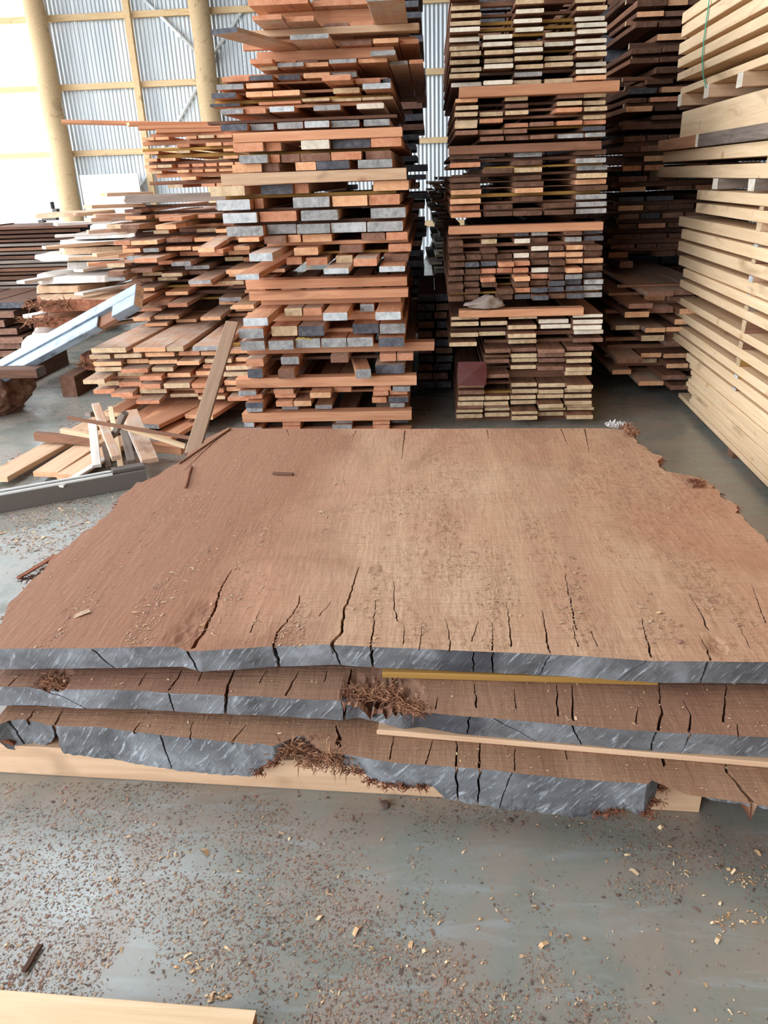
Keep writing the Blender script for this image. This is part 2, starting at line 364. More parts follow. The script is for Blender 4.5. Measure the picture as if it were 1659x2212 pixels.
def clump(name, centres, parent, mat, n_each, size, flat=.5, spread=.05, kind='stuff', thick=.0022):
    vs, fs = [], []
    for c in centres:
        for _ in range(n_each):
            p = Vector(c)+Vector((random.gauss(0, spread), random.gauss(0, spread*.6), abs(random.gauss(0, spread*.35))))
            d = Vector((random.uniform(-1, 1), random.uniform(-1, .6), random.uniform(-flat, flat))).normalized()
            L = size*random.uniform(.4, 1.3); s = d.orthogonal().normalized()*thick*random.uniform(.6, 1.6); q = d.cross(s).normalized()*thick
            mid = p+d*L*.5+Vector((0, 0, L*random.uniform(-.15, .25))); e = p+d*L
            k = len(vs)
            for (pt, r) in ((p, 1), (mid, .9), (e, .2)):
                vs += [pt+s*r, pt-s*.5*r+q*r, pt-s*.5*r-q*r]
            for j in (0, 3):
                for i in range(3): fs.append((k+j+i, k+j+(i+1) % 3, k+j+3+(i+1) % 3, k+j+3+i))
    o = mesh_from(name, vs, fs, [mat], parent); o['kind'] = kind; return o
def big_slab(label, zt, thick, front_px, left, right, back, cracks, mats, bottom=None, gouges=(), nx=340, ny=300, ragged=0, nz=9, zoff=None, fcracks=()):
    """front_px: pixel polyline of the upper front edge, cast on the plane z = zt; left/right: lists of (v, u); back: list of (u, v)"""
    fp = [on_z(x, y, zt) for x, y in front_px]; fpt = [(p.x, p.y) for p in fp]
    cr = []
    for pts, wd, dp in cracks:
        q = sorted([on_z(x, y, zt).to_2d() for x, y in pts], key=lambda a: a.y); sd = random.uniform(0, 99)
        rev = abs(q[0].y-interp(fpt, q[0].x)) > abs(q[-1].y-interp(back, q[-1].x)) and q[-1].y > 3.0   # opens at the back edge
        tbl = [(p.y, p.x) for p in q]; cr.append([tbl, wd*.5, dp, q[0].y, q[-1].y, rev, sd, None])
    def cx_at(c, v): return interp(c[0], v)+.0035*noise.noise(Vector((v*30, c[6], 0)))+.002*noise.noise(Vector((v*90, c[6], 5)))
    vmin = min(p[1] for p in fpt)
    us = [None]*(nx+1); vs, split = [], []
    def P2(i, j):
        s, t = i/nx, (j/ny)**1.35
        ufl, ufr = left[0][1], right[0][1]
        uf = ufl+(ufr-ufl)*s; vf = interp(fpt, uf)
        ubl, ubr = left[-1][1], right[-1][1]
        ub = ubl+(ubr-ubl)*s; vb = interp(back, ub)
        vv = vf+(vb-vf)*t
        uL, uR = interp(left, vv), interp(right, vv)
        return Vector((uL+(uR-uL)*s, vv))
    for c in cr:   # every split keeps one column of the grid
        vm = (c[3]+c[4])/2; j = min(range(0, ny+1, 2), key=lambda j: abs(P2(nx//2, j).y-vm)); xm = interp(c[0], vm)
        c[7] = min(range(2, nx-1), key=lambda i: abs(P2(i, j).x-xm))
    def warp(xs, knots):
        ks = []
        for k in sorted(knots, key=lambda k: -k[3]):
            if all(abs(k[0]-o[0]) >= 4 and (k[1]-o[1])*(k[0]-o[0]) > 0 for o in ks): ks.append(k)
        ks.sort(); out = list(xs)
        if not ks: return out, ks
        full = [(0, 0.0)]+[(k[0], (k[1]-xs[k[0]])*k[3]) for k in ks]+[(len(xs)-1, 0.0)]
        if ks[0][0] > 24: full.insert(1, (ks[0][0]-24, 0.0))
        if ks[-1][0] < len(xs)-25: full.insert(-1, (ks[-1][0]+24, 0.0))
        sg = 0
        for i in range(len(xs)):
            while sg < len(full)-2 and i > full[sg+1][0]: sg += 1
            (a, da), (b_, db) = full[sg], full[sg+1]; t = (i-a)/max(1, b_-a); out[i] = xs[i]+da+(db-da)*t
        for (ic, tx, w, wt) in ks:
            if w > 0: out[ic-1] = min(out[ic]-w, max(out[ic-1], out[ic-2]+1e-4) if out[ic-1] < out[ic]-w else out[ic]-w); out[ic-1] = out[ic]-w; out[ic+1] = out[ic]+w
            if w > 0:
                if out[ic-2] > out[ic-1]-.0008: out[ic-2] = out[ic-1]-.0008
                if out[ic+2] < out[ic+1]+.0008: out[ic+2] = out[ic+1]+.0008
        return out, ks
    deep = {}
    for j in range(ny+1):
        row = [P2(i, j) for i in range(nx+1)]; xs = [p.x for p in row]; knots = []; info = {}
        for c in cr:
            vv = row[c[7]].y; v0, v1 = c[3]-.004, c[4]
            if v0-.10 < vv < v1+.10:
                d = max(v0-vv, vv-v1, 0); wt = 1-d/.10; x = cx_at(c, min(max(vv, v0), v1))
                f = (vv-v0)/max(1e-6, v1-v0); f = 1-f if c[5] else f
                ins = v0 <= vv <= v1; w = c[1]*(1-.8*f)+.0006 if ins else 0
                if ins and not c[5] and f < 0: w = c[1]
                knots.append((c[7], x, w, wt)); info[c[7]] = (c[2]*(1-.6*f) if ins else 0, w)
        xs2, ks = warp(xs, knots); dp = {k[0]: info[k[0]][0] for k in ks if info[k[0]][0] > 0}
        for i in range(nx+1):
            p = row[i]; x = xs2[i]; z = zt; k = 0.0
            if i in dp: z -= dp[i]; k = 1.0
            nn = noise.noise(Vector((x*14, p.y*2.2, zt*9))); z += .0011*nn + .0008*noise.noise(Vector((x*6, p.y*90, 3)))
            for (gx, gy, gr, gd) in gouges:
                d = math.hypot((x-gx), (p.y-gy)*.6)
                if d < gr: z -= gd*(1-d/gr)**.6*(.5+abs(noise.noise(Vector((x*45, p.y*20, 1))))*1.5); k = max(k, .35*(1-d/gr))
            if zoff: z += zoff(x, p.y)
            vs.append(Vector((x, p.y if j else interp(fpt, x), z))); split.append(k)
    fs, mi = [], []
    N = nx+1
    for j in range(ny):
        for i in range(nx):
            a = j*N+i; fs.append((a, a+1, a+N+1, a+N)); mi.append(0)
    # perimeter going round: front (left->right), right, back, left
    per = [i for i in range(nx)] + [j*N+nx for j in range(ny)] + [ny*N+i for i in range(nx, 0, -1)] + [j*N for j in range(ny, 0, -1)]
    nf = nx; Lp = len(per); base = len(vs)
    fcr = []; xs0 = [vs[i].x for i in range(nx+1)]
    for (x, y, x2, y2, wd) in fcracks:
        a = on_z(x, y, zt).x; ic = min(range(2, nx-1), key=lambda i: abs(xs0[i]-a)+(0 if split[i] > .5 else .006)); fcr.append((ic, xs0[ic], (x2-x)*.00115, wd*.5))
    for k in range(1, nz+1):
        f = k/nz
        knots = [(ic, cx+sl*f+.005*noise.noise(Vector((f*4, cx*9, 0))), wd*(1-.4*f)+.0004, 1.0) for (ic, cx, sl, wd) in fcr]
        xf, ks = warp(xs0, knots); cr_cols = {kk[0] for kk in ks}
        for q, idx in enumerate(per):
            p = vs[idx].copy()
            if q <= nf and idx <= nx: p.x = xf[idx]; p.y = interp(fpt, p.x)
            th = thick
            if bottom is not None and q <= nf: th = zt - bottom(p.x)
            z = zt + (zoff(p.x, p.y) if zoff else 0) - f*th
            z = min(z, vs[idx].z - .0012*k) if not (q < nf and split[idx] > .6) else z
            nrm = Vector((0, -1, 0)) if q < nf else (Vector((1, 0, 0)) if q < nf+ny else (Vector((0, 1, 0)) if q < 2*nf+ny else Vector((-1, 0, 0))))
            amp = .003 if q < nf else .018
            off = amp*noise.noise(Vector((p.x*22, p.y*22, z*40))) + (0 if q < nf else -.03*f*f)
            k2 = 0.0
            if q < nf:
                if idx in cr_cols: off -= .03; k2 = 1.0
                if ragged and bottom is not None and k > nz-4: off += ragged*noise.noise(Vector((p.x*60, 2, z*90)))*(k-(nz-4))/4
            vs.append(p*1.0 if False else Vector((p.x, p.y, z))+nrm*off); split.append(k2)
    for k in range(nz):
        for q in range(Lp):
            q2 = (q+1) % Lp
            a = per[q] if k == 0 else base+(k-1)*Lp+q; b_ = per[q2] if k == 0 else base+(k-1)*Lp+q2
            c = base+k*Lp+q2; d = base+k*Lp+q
            fs.append((a, d, c, b_)); mi.append(1 if q < nf else (1 if nf+ny <= q < 2*nf+ny else 2))
    last = base+(nz-1)*Lp
    # underside: strips joining front and back rows
    for i in range(nx):
        a, b_ = last+i, last+i+1; c = last+(2*nf+ny-i-1); d = last+(2*nf+ny-i)
        if d-last < Lp and i < nx: fs.append((b_, a, d % (last+Lp), c)); mi.append(2)
    root = empty('timber_slab', (0, 0, 0)); tag(root, label, 'slab', 'great live edge slabs stacked in front')
    me = bpy.data.meshes.new('slab_wood'); me.from_pydata([tuple(v) for v in vs], [], fs); me.update()
    at = me.attributes.new('split', 'FLOAT', 'POINT'); at.data.foreach_set('value', split)
    o = link_mesh('slab_wood', me, [mats[0], mats[1], BARK], root); me.polygons.foreach_set('material_index', mi)
    return root, P2, fpt
def px_line(pts, z): return [on_z(x, y, z) for x, y in pts]
ZT1, ZT2, ZT3 = .350, .262, .182
# ---- top slab
left = [(p.y, p.x) for p in px_line([(-40, 1402), (-10, 1365), (2, 1345), (22, 1305), (70, 1252), (118, 1205), (165, 1165), (215, 1125), (243, 1098), (262, 1070), (300, 1045), (350, 1020), (385, 1000), (412, 978), (450, 945), (490, 924)], ZT1)]
left = sorted(left)
right = sorted([(p.y, p.x) for p in px_line([(1900, 1430), (1800, 1310), (1700, 1212), (1655, 1168), (1628, 1140), (1600, 1112), (1560, 1070), (1545, 1048), (1500, 1030), (1440, 1018), (1424, 1008), (1425, 988), (1398, 972), (1388, 962), (1372, 948), (1362, 925)], ZT1)])
bk = [(p.x, p.y) for p in px_line([(490, 924), (600, 926), (900, 926), (1200, 925), (1362, 925)], ZT1)]
rnd = random.Random(5)
def jag(lst, amp, n=90):
    v0, v1 = lst[0][0], lst[-1][0]; out = []
    for k in range(n+1):
        v = v0+(v1-v0)*k/n; out.append((v, interp(lst, v)+amp*(noise.noise(Vector((v*11, amp*99, 1)))+.5*noise.noise(Vector((v*37, amp*99, 1))))))
    return out
cr1 = [([(415, 1398), (440, 1365), (462, 1318), (476, 1272), (500, 1232)], .011, .03), ([(470, 1300), (512, 1225)], .004, .01),
       ([(592, 1395), (600, 1365), (630, 1330), (645, 1305), (648, 1285)], .007, .022), ([(607, 1340), (628, 1295)], .003, .008),
       ([(714, 1393), (738, 1365), (742, 1320), (757, 1280), (775, 1225)], .009, .03), ([(800, 1397), (806, 1365), (812, 1295)], .005, .02),
       ([(860, 1340), (851, 1312), (851, 1255)], .004, .014), ([(873, 1390), (874, 1350)], .003, .008), ([(972, 1405), (970, 1370), (963, 1335)], .004, .012),
       ([(1064, 1403), (1064, 1345)], .004, .012), ([(1104, 1395), (1100, 1345), (1094, 1305)], .0045, .016), ([(1187, 1408), (1178, 1365), (1171, 1318)], .006, .02),
       ([(1245, 1360), (1236, 1310), (1220, 1240)], .006, .018), ([(1250, 1396), (1236, 1352)], .005, .016), ([(1290, 1395), (1250, 1300)], .003, .008),
       ([(1408, 1418), (1394, 1370), (1387, 1335)], .007, .024), ([(1535, 1425), (1528, 1400), (1508, 1372)], .007, .022), ([(1560, 1402), (1530, 1385), (1524, 1372)], .009, .02),
       ([(1530, 1360), (1515, 1325), (1487, 1280)], .006, .016), ([(1654, 1345), (1632, 1285), (1622, 1262)], .004, .01),
       ([(540, 1365), (560, 1320)], .003, .008), ([(1212, 926), (1226, 960)], .006, .015), ([(1264, 926), (1272, 975)], .006, .015), ([(875, 930), (868, 990)], .006, .01),
       ([(1052, 928), (1056, 948)], .005, .012), ([(620, 928), (624, 942)], .005, .01), ([(770, 930), (760, 944)], .004, .01), ([(905, 1408), (912, 1350)], .003, .007), ([(690, 1330), (715, 1300)], .003, .007),
       ([(400, 1015), (440, 975), (470, 948), (500, 928)], .007, .014), ([(1020, 1385), (1034, 1340)], .003, .008), ([(735, 1345), (748, 1300)], .003, .008), ([(1620, 1400), (1590, 1340)], .003, .007)]
darkx = on_z(1010, 1408, ZT1).x
mats1 = slab_mats('upper', (176, 138, 112), (192, 154, 124), (204, 168, 138), (180, 128, 100), (darkx, .10), heart_shade=(150, 102, 76))
g1 = []
for x, y, r, d in ((400, 1375, .06, .004), (440, 1320, .05, .003), (820, 1230, .03, .003), (1545, 1395, .03, .008)):
    p = on_z(x, y, ZT1); g1.append((p.x, p.y, r, d))
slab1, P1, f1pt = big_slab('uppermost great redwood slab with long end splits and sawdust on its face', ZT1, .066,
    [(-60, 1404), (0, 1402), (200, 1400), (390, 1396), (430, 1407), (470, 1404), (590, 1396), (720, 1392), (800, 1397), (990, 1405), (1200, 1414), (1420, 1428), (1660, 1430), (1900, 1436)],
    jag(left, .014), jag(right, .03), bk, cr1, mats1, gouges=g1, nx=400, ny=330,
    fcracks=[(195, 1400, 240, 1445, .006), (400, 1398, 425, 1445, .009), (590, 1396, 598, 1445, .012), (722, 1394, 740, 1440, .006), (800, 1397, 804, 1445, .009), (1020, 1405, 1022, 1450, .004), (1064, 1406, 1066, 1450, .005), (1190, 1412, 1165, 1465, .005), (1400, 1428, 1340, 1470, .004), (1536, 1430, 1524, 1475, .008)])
# ---- middle slab
cr2 = [([(365, 1490), (380, 1470), (395, 1445)], .006, .02), ([(487, 1502), (495, 1475), (510, 1440)], .009, .03), ([(618, 1500), (645, 1452)], .005, .014), ([(742, 1512), (750, 1480), (760, 1445)], .01, .035),
       ([(100, 1490), (88, 1470), (118, 1450)], .01, .03), ([(300, 1480), (315, 1455)], .003, .01), ([(20, 1480), (50, 1452)], .004, .01), ([(1030, 1525), (1025, 1475)], .005, .02), ([(1115, 1530), (1110, 1490)], .003, .01), ([(1205, 1545), (1203, 1478)], .005, .02),
       ([(1238, 1555), (1237, 1478)], .006, .02), ([(1375, 1560), (1378, 1530)], .004, .01), ([(1420, 1575), (1430, 1540), (1424, 1480)], .008, .022), ([(1490, 1580), (1492, 1545), (1475, 1510)], .006, .02), ([(1562, 1560), (1570, 1480)], .006, .02), ([(940, 1530), (945, 1505)], .003, .01), ([(1596, 1590), (1592, 1560)], .004, .01),
       ([(430, 1470), (440, 1448)], .003, .01), ([(560, 1475), (575, 1450)], .003, .008), ([(700, 1470), (708, 1448)], .003, .008)]
mats2 = slab_mats('middle', (128, 94, 76), (146, 110, 88), (158, 122, 98), (138, 94, 76), (on_z(960, 1530, ZT2).x, .12))
dz = on_z(845, 1525, ZT2); dz2 = on_z(790, 1505, ZT2)
slab2, P2_, f2pt = big_slab('middle great redwood slab with a torn fibrous knot at its weathered end', ZT2, .062,
    [(-120, 1484), (0, 1484), (90, 1484), (150, 1489), (300, 1491), (400, 1498), (500, 1502), (600, 1506), (740, 1514), (775, 1508), (820, 1520), (870, 1532), (905, 1528), (1000, 1543), (1200, 1560), (1420, 1579), (1659, 1591), (1950, 1610)],
    [(1.3, on_z(-90, 1484, ZT2).x), (3.2, -1.35)], [(1.2, 1.42), (1.9, 1.2), (2.6, .8), (3.2, .6)], [(-1.4, 3.2), (1.3, 3.3)], cr2, mats2, gouges=[(dz.x, dz.y, .09, .03), (dz2.x, dz2.y+.03, .07, .02), (on_z(110, 1480, ZT2).x, on_z(110, 1480, ZT2).y, .05, .02)],
    nx=330, ny=120, fcracks=[(100, 1490, 190, 1530, .006), (365, 1494, 370, 1500, .005), (487, 1503, 480, 1545, .010), (742, 1514, 740, 1560, .010), (1012, 1545, 1008, 1590, .005), (1060, 1550, 1160, 1595, .004), (1235, 1565, 1260, 1590, .004), (1418, 1580, 1414, 1620, .007), (1492, 1585, 1480, 1628, .005)])
# ---- bottom slab, ragged end
bot = [(0, 1602), (18, 1612), (50, 1622), (90, 1616), (112, 1600), (122, 1588), (135, 1628), (300, 1655), (490, 1676), (545, 1678), (565, 1655), (600, 1648), (610, 1625), (640, 1618), (700, 1632), (735, 1640), (760, 1655), (790, 1675), (850, 1702), (935, 1700), (960, 1725), (1090, 1748), (1200, 1758), (1290, 1770), (1320, 1758), (1345, 1745), (1400, 1768), (1416, 1740), (1440, 1665), (1480, 1668), (1530, 1730), (1660, 1742), (1900, 1760)]
edge3 = [(-8, 1568), (20, 1557), (60, 1553), (112, 1562), (124, 1568), (240, 1571), (400, 1592), (560, 1606), (590, 1612), (640, 1590), (700, 1585), (745, 1625), (800, 1633), (900, 1650), (1100, 1664), (1200, 1676), (1400, 1694), (1425, 1668), (1440, 1650), (1470, 1690), (1540, 1720), (1660, 1738), (1900, 1775)]
e3 = [on_z(x, y, ZT3) for x, y in edge3]; e3t = [(p.x, p.y) for p in e3]
bl = []
for x, y in bot:
    # the lower edge lies in the vertical end face under the upper edge
    vv = interp(e3t, on_z(x, y-60, ZT3).x); p = on_v(x, y, vv); bl.append((p.x, max(.052, min(ZT3-.012, p.z))))
bl.sort()
cr3 = [([(60, 1556), (75, 1535), (85, 1530)], .007, .02), ([(120, 1566), (135, 1535)], .006, .02), ([(290, 1580), (305, 1558)], .004, .01), ([(410, 1595), (415, 1560)], .003, .01), ([(500, 1602), (530, 1568)], .004, .01), ([(730, 1620), (735, 1590), (725, 1570)], .02, .05), ([(985, 1655), (988, 1610), (980, 1590)], .006, .02), ([(1035, 1660), (1038, 1600)], .007, .02), ([(1112, 1664), (1112, 1605)], .003, .01), ([(920, 1650), (935, 1600)], .003, .01),
       ([(1440, 1655), (1432, 1640), (1428, 1620)], .012, .03), ([(1625, 1735), (1600, 1700), (1570, 1665), (1570, 1640)], .014, .05), ([(1225, 1640), (1220, 1610)], .003, .01), ([(840, 1640), (850, 1590)], .003, .01)]
mats3 = slab_mats('lower', (134, 100, 78), (152, 116, 90), (166, 130, 104), (146, 104, 80), None)
slab3, P3_, f3pt = big_slab('lowest great slab with a ragged rotten end resting on the pale bearer', ZT3, .075,
    edge3, [(1.2, on_z(3, 1562, ZT3).x), (3.0, -1.25)], [(1.0, 1.32), (1.9, 1.15), (2.6, .75), (3.0, .6)], [(-1.3, 3.0), (1.3, 3.1)], cr3, mats3, bottom=lambda u: interp(bl, u), nx=420, ny=110, ragged=.006,
    fcracks=[(20, 1557, 50, 1580, .006), (115, 1563, 112, 1600, .014), (345, 1590, 360, 1640, .005), (985, 1655, 990, 1700, .006), (1038, 1660, 1036, 1690, .006), (1110, 1668, 1085, 1735, .004)])
# torn fibres: parts of the slabs
c3 = [on_z(x, y, ZT3) for x, y in ((610, 1602), (640, 1600), (665, 1612), (690, 1618), (715, 1622), (735, 1625), (655, 1590), (700, 1595))]
c3 = [Vector((c.x, c.y, ZT3-.035+.02*math.sin(i*2))) for i, c in enumerate(c3)]
clump('torn_fibres', c3, slab3, FIBRE, 110, .026, .7, .02, thick=.0013)
def side_pts(lst, z): return [Vector((u, v, z)) for (v, u) in lst]
ed = [on_v(x, y, interp(f3pt, on_z(x, y-60, ZT3).x)-.004) for x, y in ((770, 1668), (800, 1688), (835, 1698), (870, 1700), (910, 1700), (1300, 1757), (1330, 1752), (1400, 1760), (1412, 1735), (1425, 1705), (560, 1668), (590, 1650))]
clump('torn_fibres', ed, slab3, BARK, 70, .013, .9, .010, thick=.0012)
c2 = [on_z(x, y, ZT2-.01) for x, y in ((780, 1495), (810, 1500), (840, 1510), (870, 1520), (890, 1530), (905, 1535), (760, 1500), (850, 1498), (115, 1475), (130, 1480))]
clump('torn_fibres', c2, slab2, FIBRE, 110, .022, .25, .018, thick=.0011)
rg = [Vector((u, v, ZT1-.02)) for (v, u) in jag(right, .03, 60) if v > 2.2]
clump('bark_fringe', rg, slab1, FIBRE, 22, .018, .5, .008, thick=.0016)
lf = [Vector((u, v, ZT1-.03)) for (v, u) in jag(left, .014, 60)]
clump('bark_fringe', lf, slab1, BARK, 22, .022, .4, .007, thick=.0016)
p = on_z(95, 1232, ZT1-.03); clump('bark_fringe', [p, on_z(75, 1245, .3), on_z(60, 1250, .3), on_z(115, 1215, .3)], slab1, M['side_dark'], 30, .035, .3, .012, thick=.0012)
o = bar('splinter', on_z(40, 1250, .3), on_z(118, 1203, .33), .02, .006, BARK, BARK); o.parent = slab1
o = bar('splinter', on_z(387, 1002, ZT1+.001), on_z(498, 926, ZT1+.001), .009, .006, M['side_brown'], M['side_brown']); o.parent = slab1
o = bar('splinter', on_z(350, 1055, ZT1+.002)+Vector((.1,0,0)), on_z(395, 1008, ZT1+.002)+Vector((.04,0,0)), .010, .007, BARK, BARK); o.parent = slab1
m, n, b = new_mat('grey_fluff'); b.inputs['Base Color'].default_value = lin((196, 192, 188)); b.inputs['Roughness'].default_value = .9; FLUFF = m
clump('loose_bark', [on_z(x, y, ZT1+.01) for x, y in ((1322, 918), (1330, 920), (1340, 920))], slab1, FLUFF, 160, .014, 1, .014, thick=.0025)
clump('loose_bark', [on_z(x, y, ZT1+.01) for x, y in ((1350, 922), (1360, 930), (1366, 938))], slab1, FIBRE, 110, .018, 1, .016, thick=.002)
clump('loose_bark', [on_z(x, y, ZT1+.004) for x, y in ((1500, 1040), (1510, 1050))], slab1, BARK, 60, .014, .3, .016, thick=.0015)
o = bar('splinter', on_z(590, 1024, ZT1+.002), on_z(635, 1026, ZT1+.002), .014, .008, M['side_dark'], M['side_dark']); o.parent = slab1
# stickers and bearer
P, Q = on_z(-330, 1650, 0), on_z(1510, 1756, 0)
fa = Q-P; fa.z = 0; nrm = Vector((-fa.y, fa.x, 0)).normalized()
o = bar('bearer', P+nrm*.05, Q+nrm*.05, .10, .098, M['side_tan'], M['side_tan']); tag(o, 'pale square bearer on the floor under the lowest great slab', 'bearer')
def sticker_under(px0, px1, z0, t, mat, lab, w=.045):
    A = on_z(px0[0], px0[1], z0); B = on_z(px1[0], px1[1], z0); d = (B-A); nn = Vector((-d.y, d.x, 0)).normalized()
    o = bar('sticker', A+nn*w/2, B+nn*w/2, w, t, mat, mat); tag(o, lab, 'batten', 'stickers between the great slabs'); return o
sticker_under((826, 1466), (1420, 1482), ZT2+.001, .0195, M['yellow'], 'thin yellow sticker under the uppermost great slab')
sticker_under((815, 1588), (1800, 1672), ZT3+.001, .0160, M['side_tan'], 'thin tan sticker under the middle great slab')
for (v_, z_, t_, lab) in ((2.4, ZT2+.001, .0195, 'hidden sticker at mid length under the uppermost slab'), (2.4, ZT3+.001, .016, 'sticker at mid length under the middle slab')):
    o = cross('sticker', -1.1, 1.1, z_, t_, v_, .045, M['side_tan'], M['side_tan']); tag(o, lab, 'batten', 'stickers between the great slabs')
o = cross('bearer', -1.1, 1.15, 0, .105, 2.75, .1, M['side_tan'], M['side_tan']); tag(o, 'rear bearer on the floor under the far part of the slabs', 'bearer')
# ---------------------------------------------------------------- tall centre stack of thick planks
V0 = 4.75
def stack_rows(rows, org, sc, v0, stack, name, cat, sidef, L, bundles, floor_z=.0, maxprot=1.0, lastz=None, tmin=.014, group=None, bat=True):
    """rows: (kind, h, [(x0, x1, ybottom, end, protrusion, {opt})...]) in zoom pixels, listed from the top down"""
    R = []
    for row in rows:
        kind, h, items = row
        it = items[0]; x0, x1, yb, e, pr = it[:5]
        p = on_v(org[0]+x0/sc, org[1]+yb/sc, v0-pr); q = on_v(org[0]+x0/sc, org[1]+(yb-h)/sc, v0-pr)
        R.append([kind, p.z, q.z-p.z, items])
    return R
def build_rows(R, org_sc, v0, stack, name, cat, sidef, L, group, batten_mat, zceil=None, course_word='course'):
    R.sort(key=lambda r: r[1])
    # clamp so that courses never interpenetrate
    for k in range(1, len(R)):
        lo, cur = R[k-1], R[k]
        if cur[1] < lo[1]+lo[2]+.0008:
            gap = cur[1]-lo[1]
            if gap < .02: cur[1] = lo[1]+.020; gap = .020
            lo[2] = min(lo[2], gap-.0012)
    n_c = len(R); umin, umax = 9, -9; out = []
    for ci, (kind, z, t, items) in enumerate(R):
        crs = ordn(n_c-ci)+' course down'
        top_next = R[ci+1][1] if ci+1 < n_c else None
        prev_x = -99; made = 0; ru0, ru1 = 9, -9
        for bi, it in enumerate(items):
            x0, x1, yb, e, pr = it[:5]; opt = it[5] if len(it) > 5 else {}
            (ox, oy), sc = it[6] if len(it) > 6 else org_sc
            a = on_v(ox+x0/sc, oy+yb/sc, v0-pr).x; b = on_v(ox+x1/sc, oy+yb/sc, v0-pr).x
            if kind == 'B':
                w = opt.get('w', .09)
                o = cross('bearer', a, b, z+.0004, t, v0-pr-.01, w, opt.get('m', M['side_red']), E[e])
                side = {'o': 'pale orange', 'r': 'red brown', 'k': 'dark', 't': 'tan', 'b': 'brown', 'g': 'grey', 'd': 'dark brown'}[e]
                tag(o, f"{side} crosswise bearer, {crs}, {stack}", 'bearer', 'crosswise bearers of the ' + stack)
            else:
                hh = opt.get('h', t)
                if a < prev_x+.001 and b-prev_x > .05: a = prev_x+.001
                prev_x = b; ru0, ru1 = min(ru0, a), max(ru1, b)
                if pr <= .02: pr = random.uniform(-.012, .02)
                a += .0012; b -= .0012
                o = board(name, a, b, z+.0004, min(hh, t), v0-pr, opt.get('L', L+random.uniform(-.15, .15)+min(pr, .1)), sidef(e), E[e], yaw=opt.get('yaw', 0), tilt=opt.get('tilt', 0))
                made += 1
                tag(o, f"{ENDNAME[e]} {opt.get('n', cat)}, {crs}, {ordn(made)} from window side, {stack}", cat, group)
            umin, umax = min(umin, a), max(umax, b)
        if top_next and kind != 'B' and batten_mat:
            g = top_next-(z+t)
            if g > .006:
                o = cross('batten', ru0+.01, ru1-.02, z+t+.0004, g-.001, v0+random.choice([.05, .09, .14]), .045, random.choice(batten_mat) if g < .022 else batten_mat[0], E['t'])
                tag(o, f"batten over the {crs}, {stack}", 'batten', 'battens of the ' + stack)
    return R
o3 = ((430, 360), 3.13); o2 = ((430, 0), 3.13)
def rw(kind, h, *it, o=o3): return (kind, h, [(i+(({},) if len(i) == 5 else ())+(o,)) for i in it])
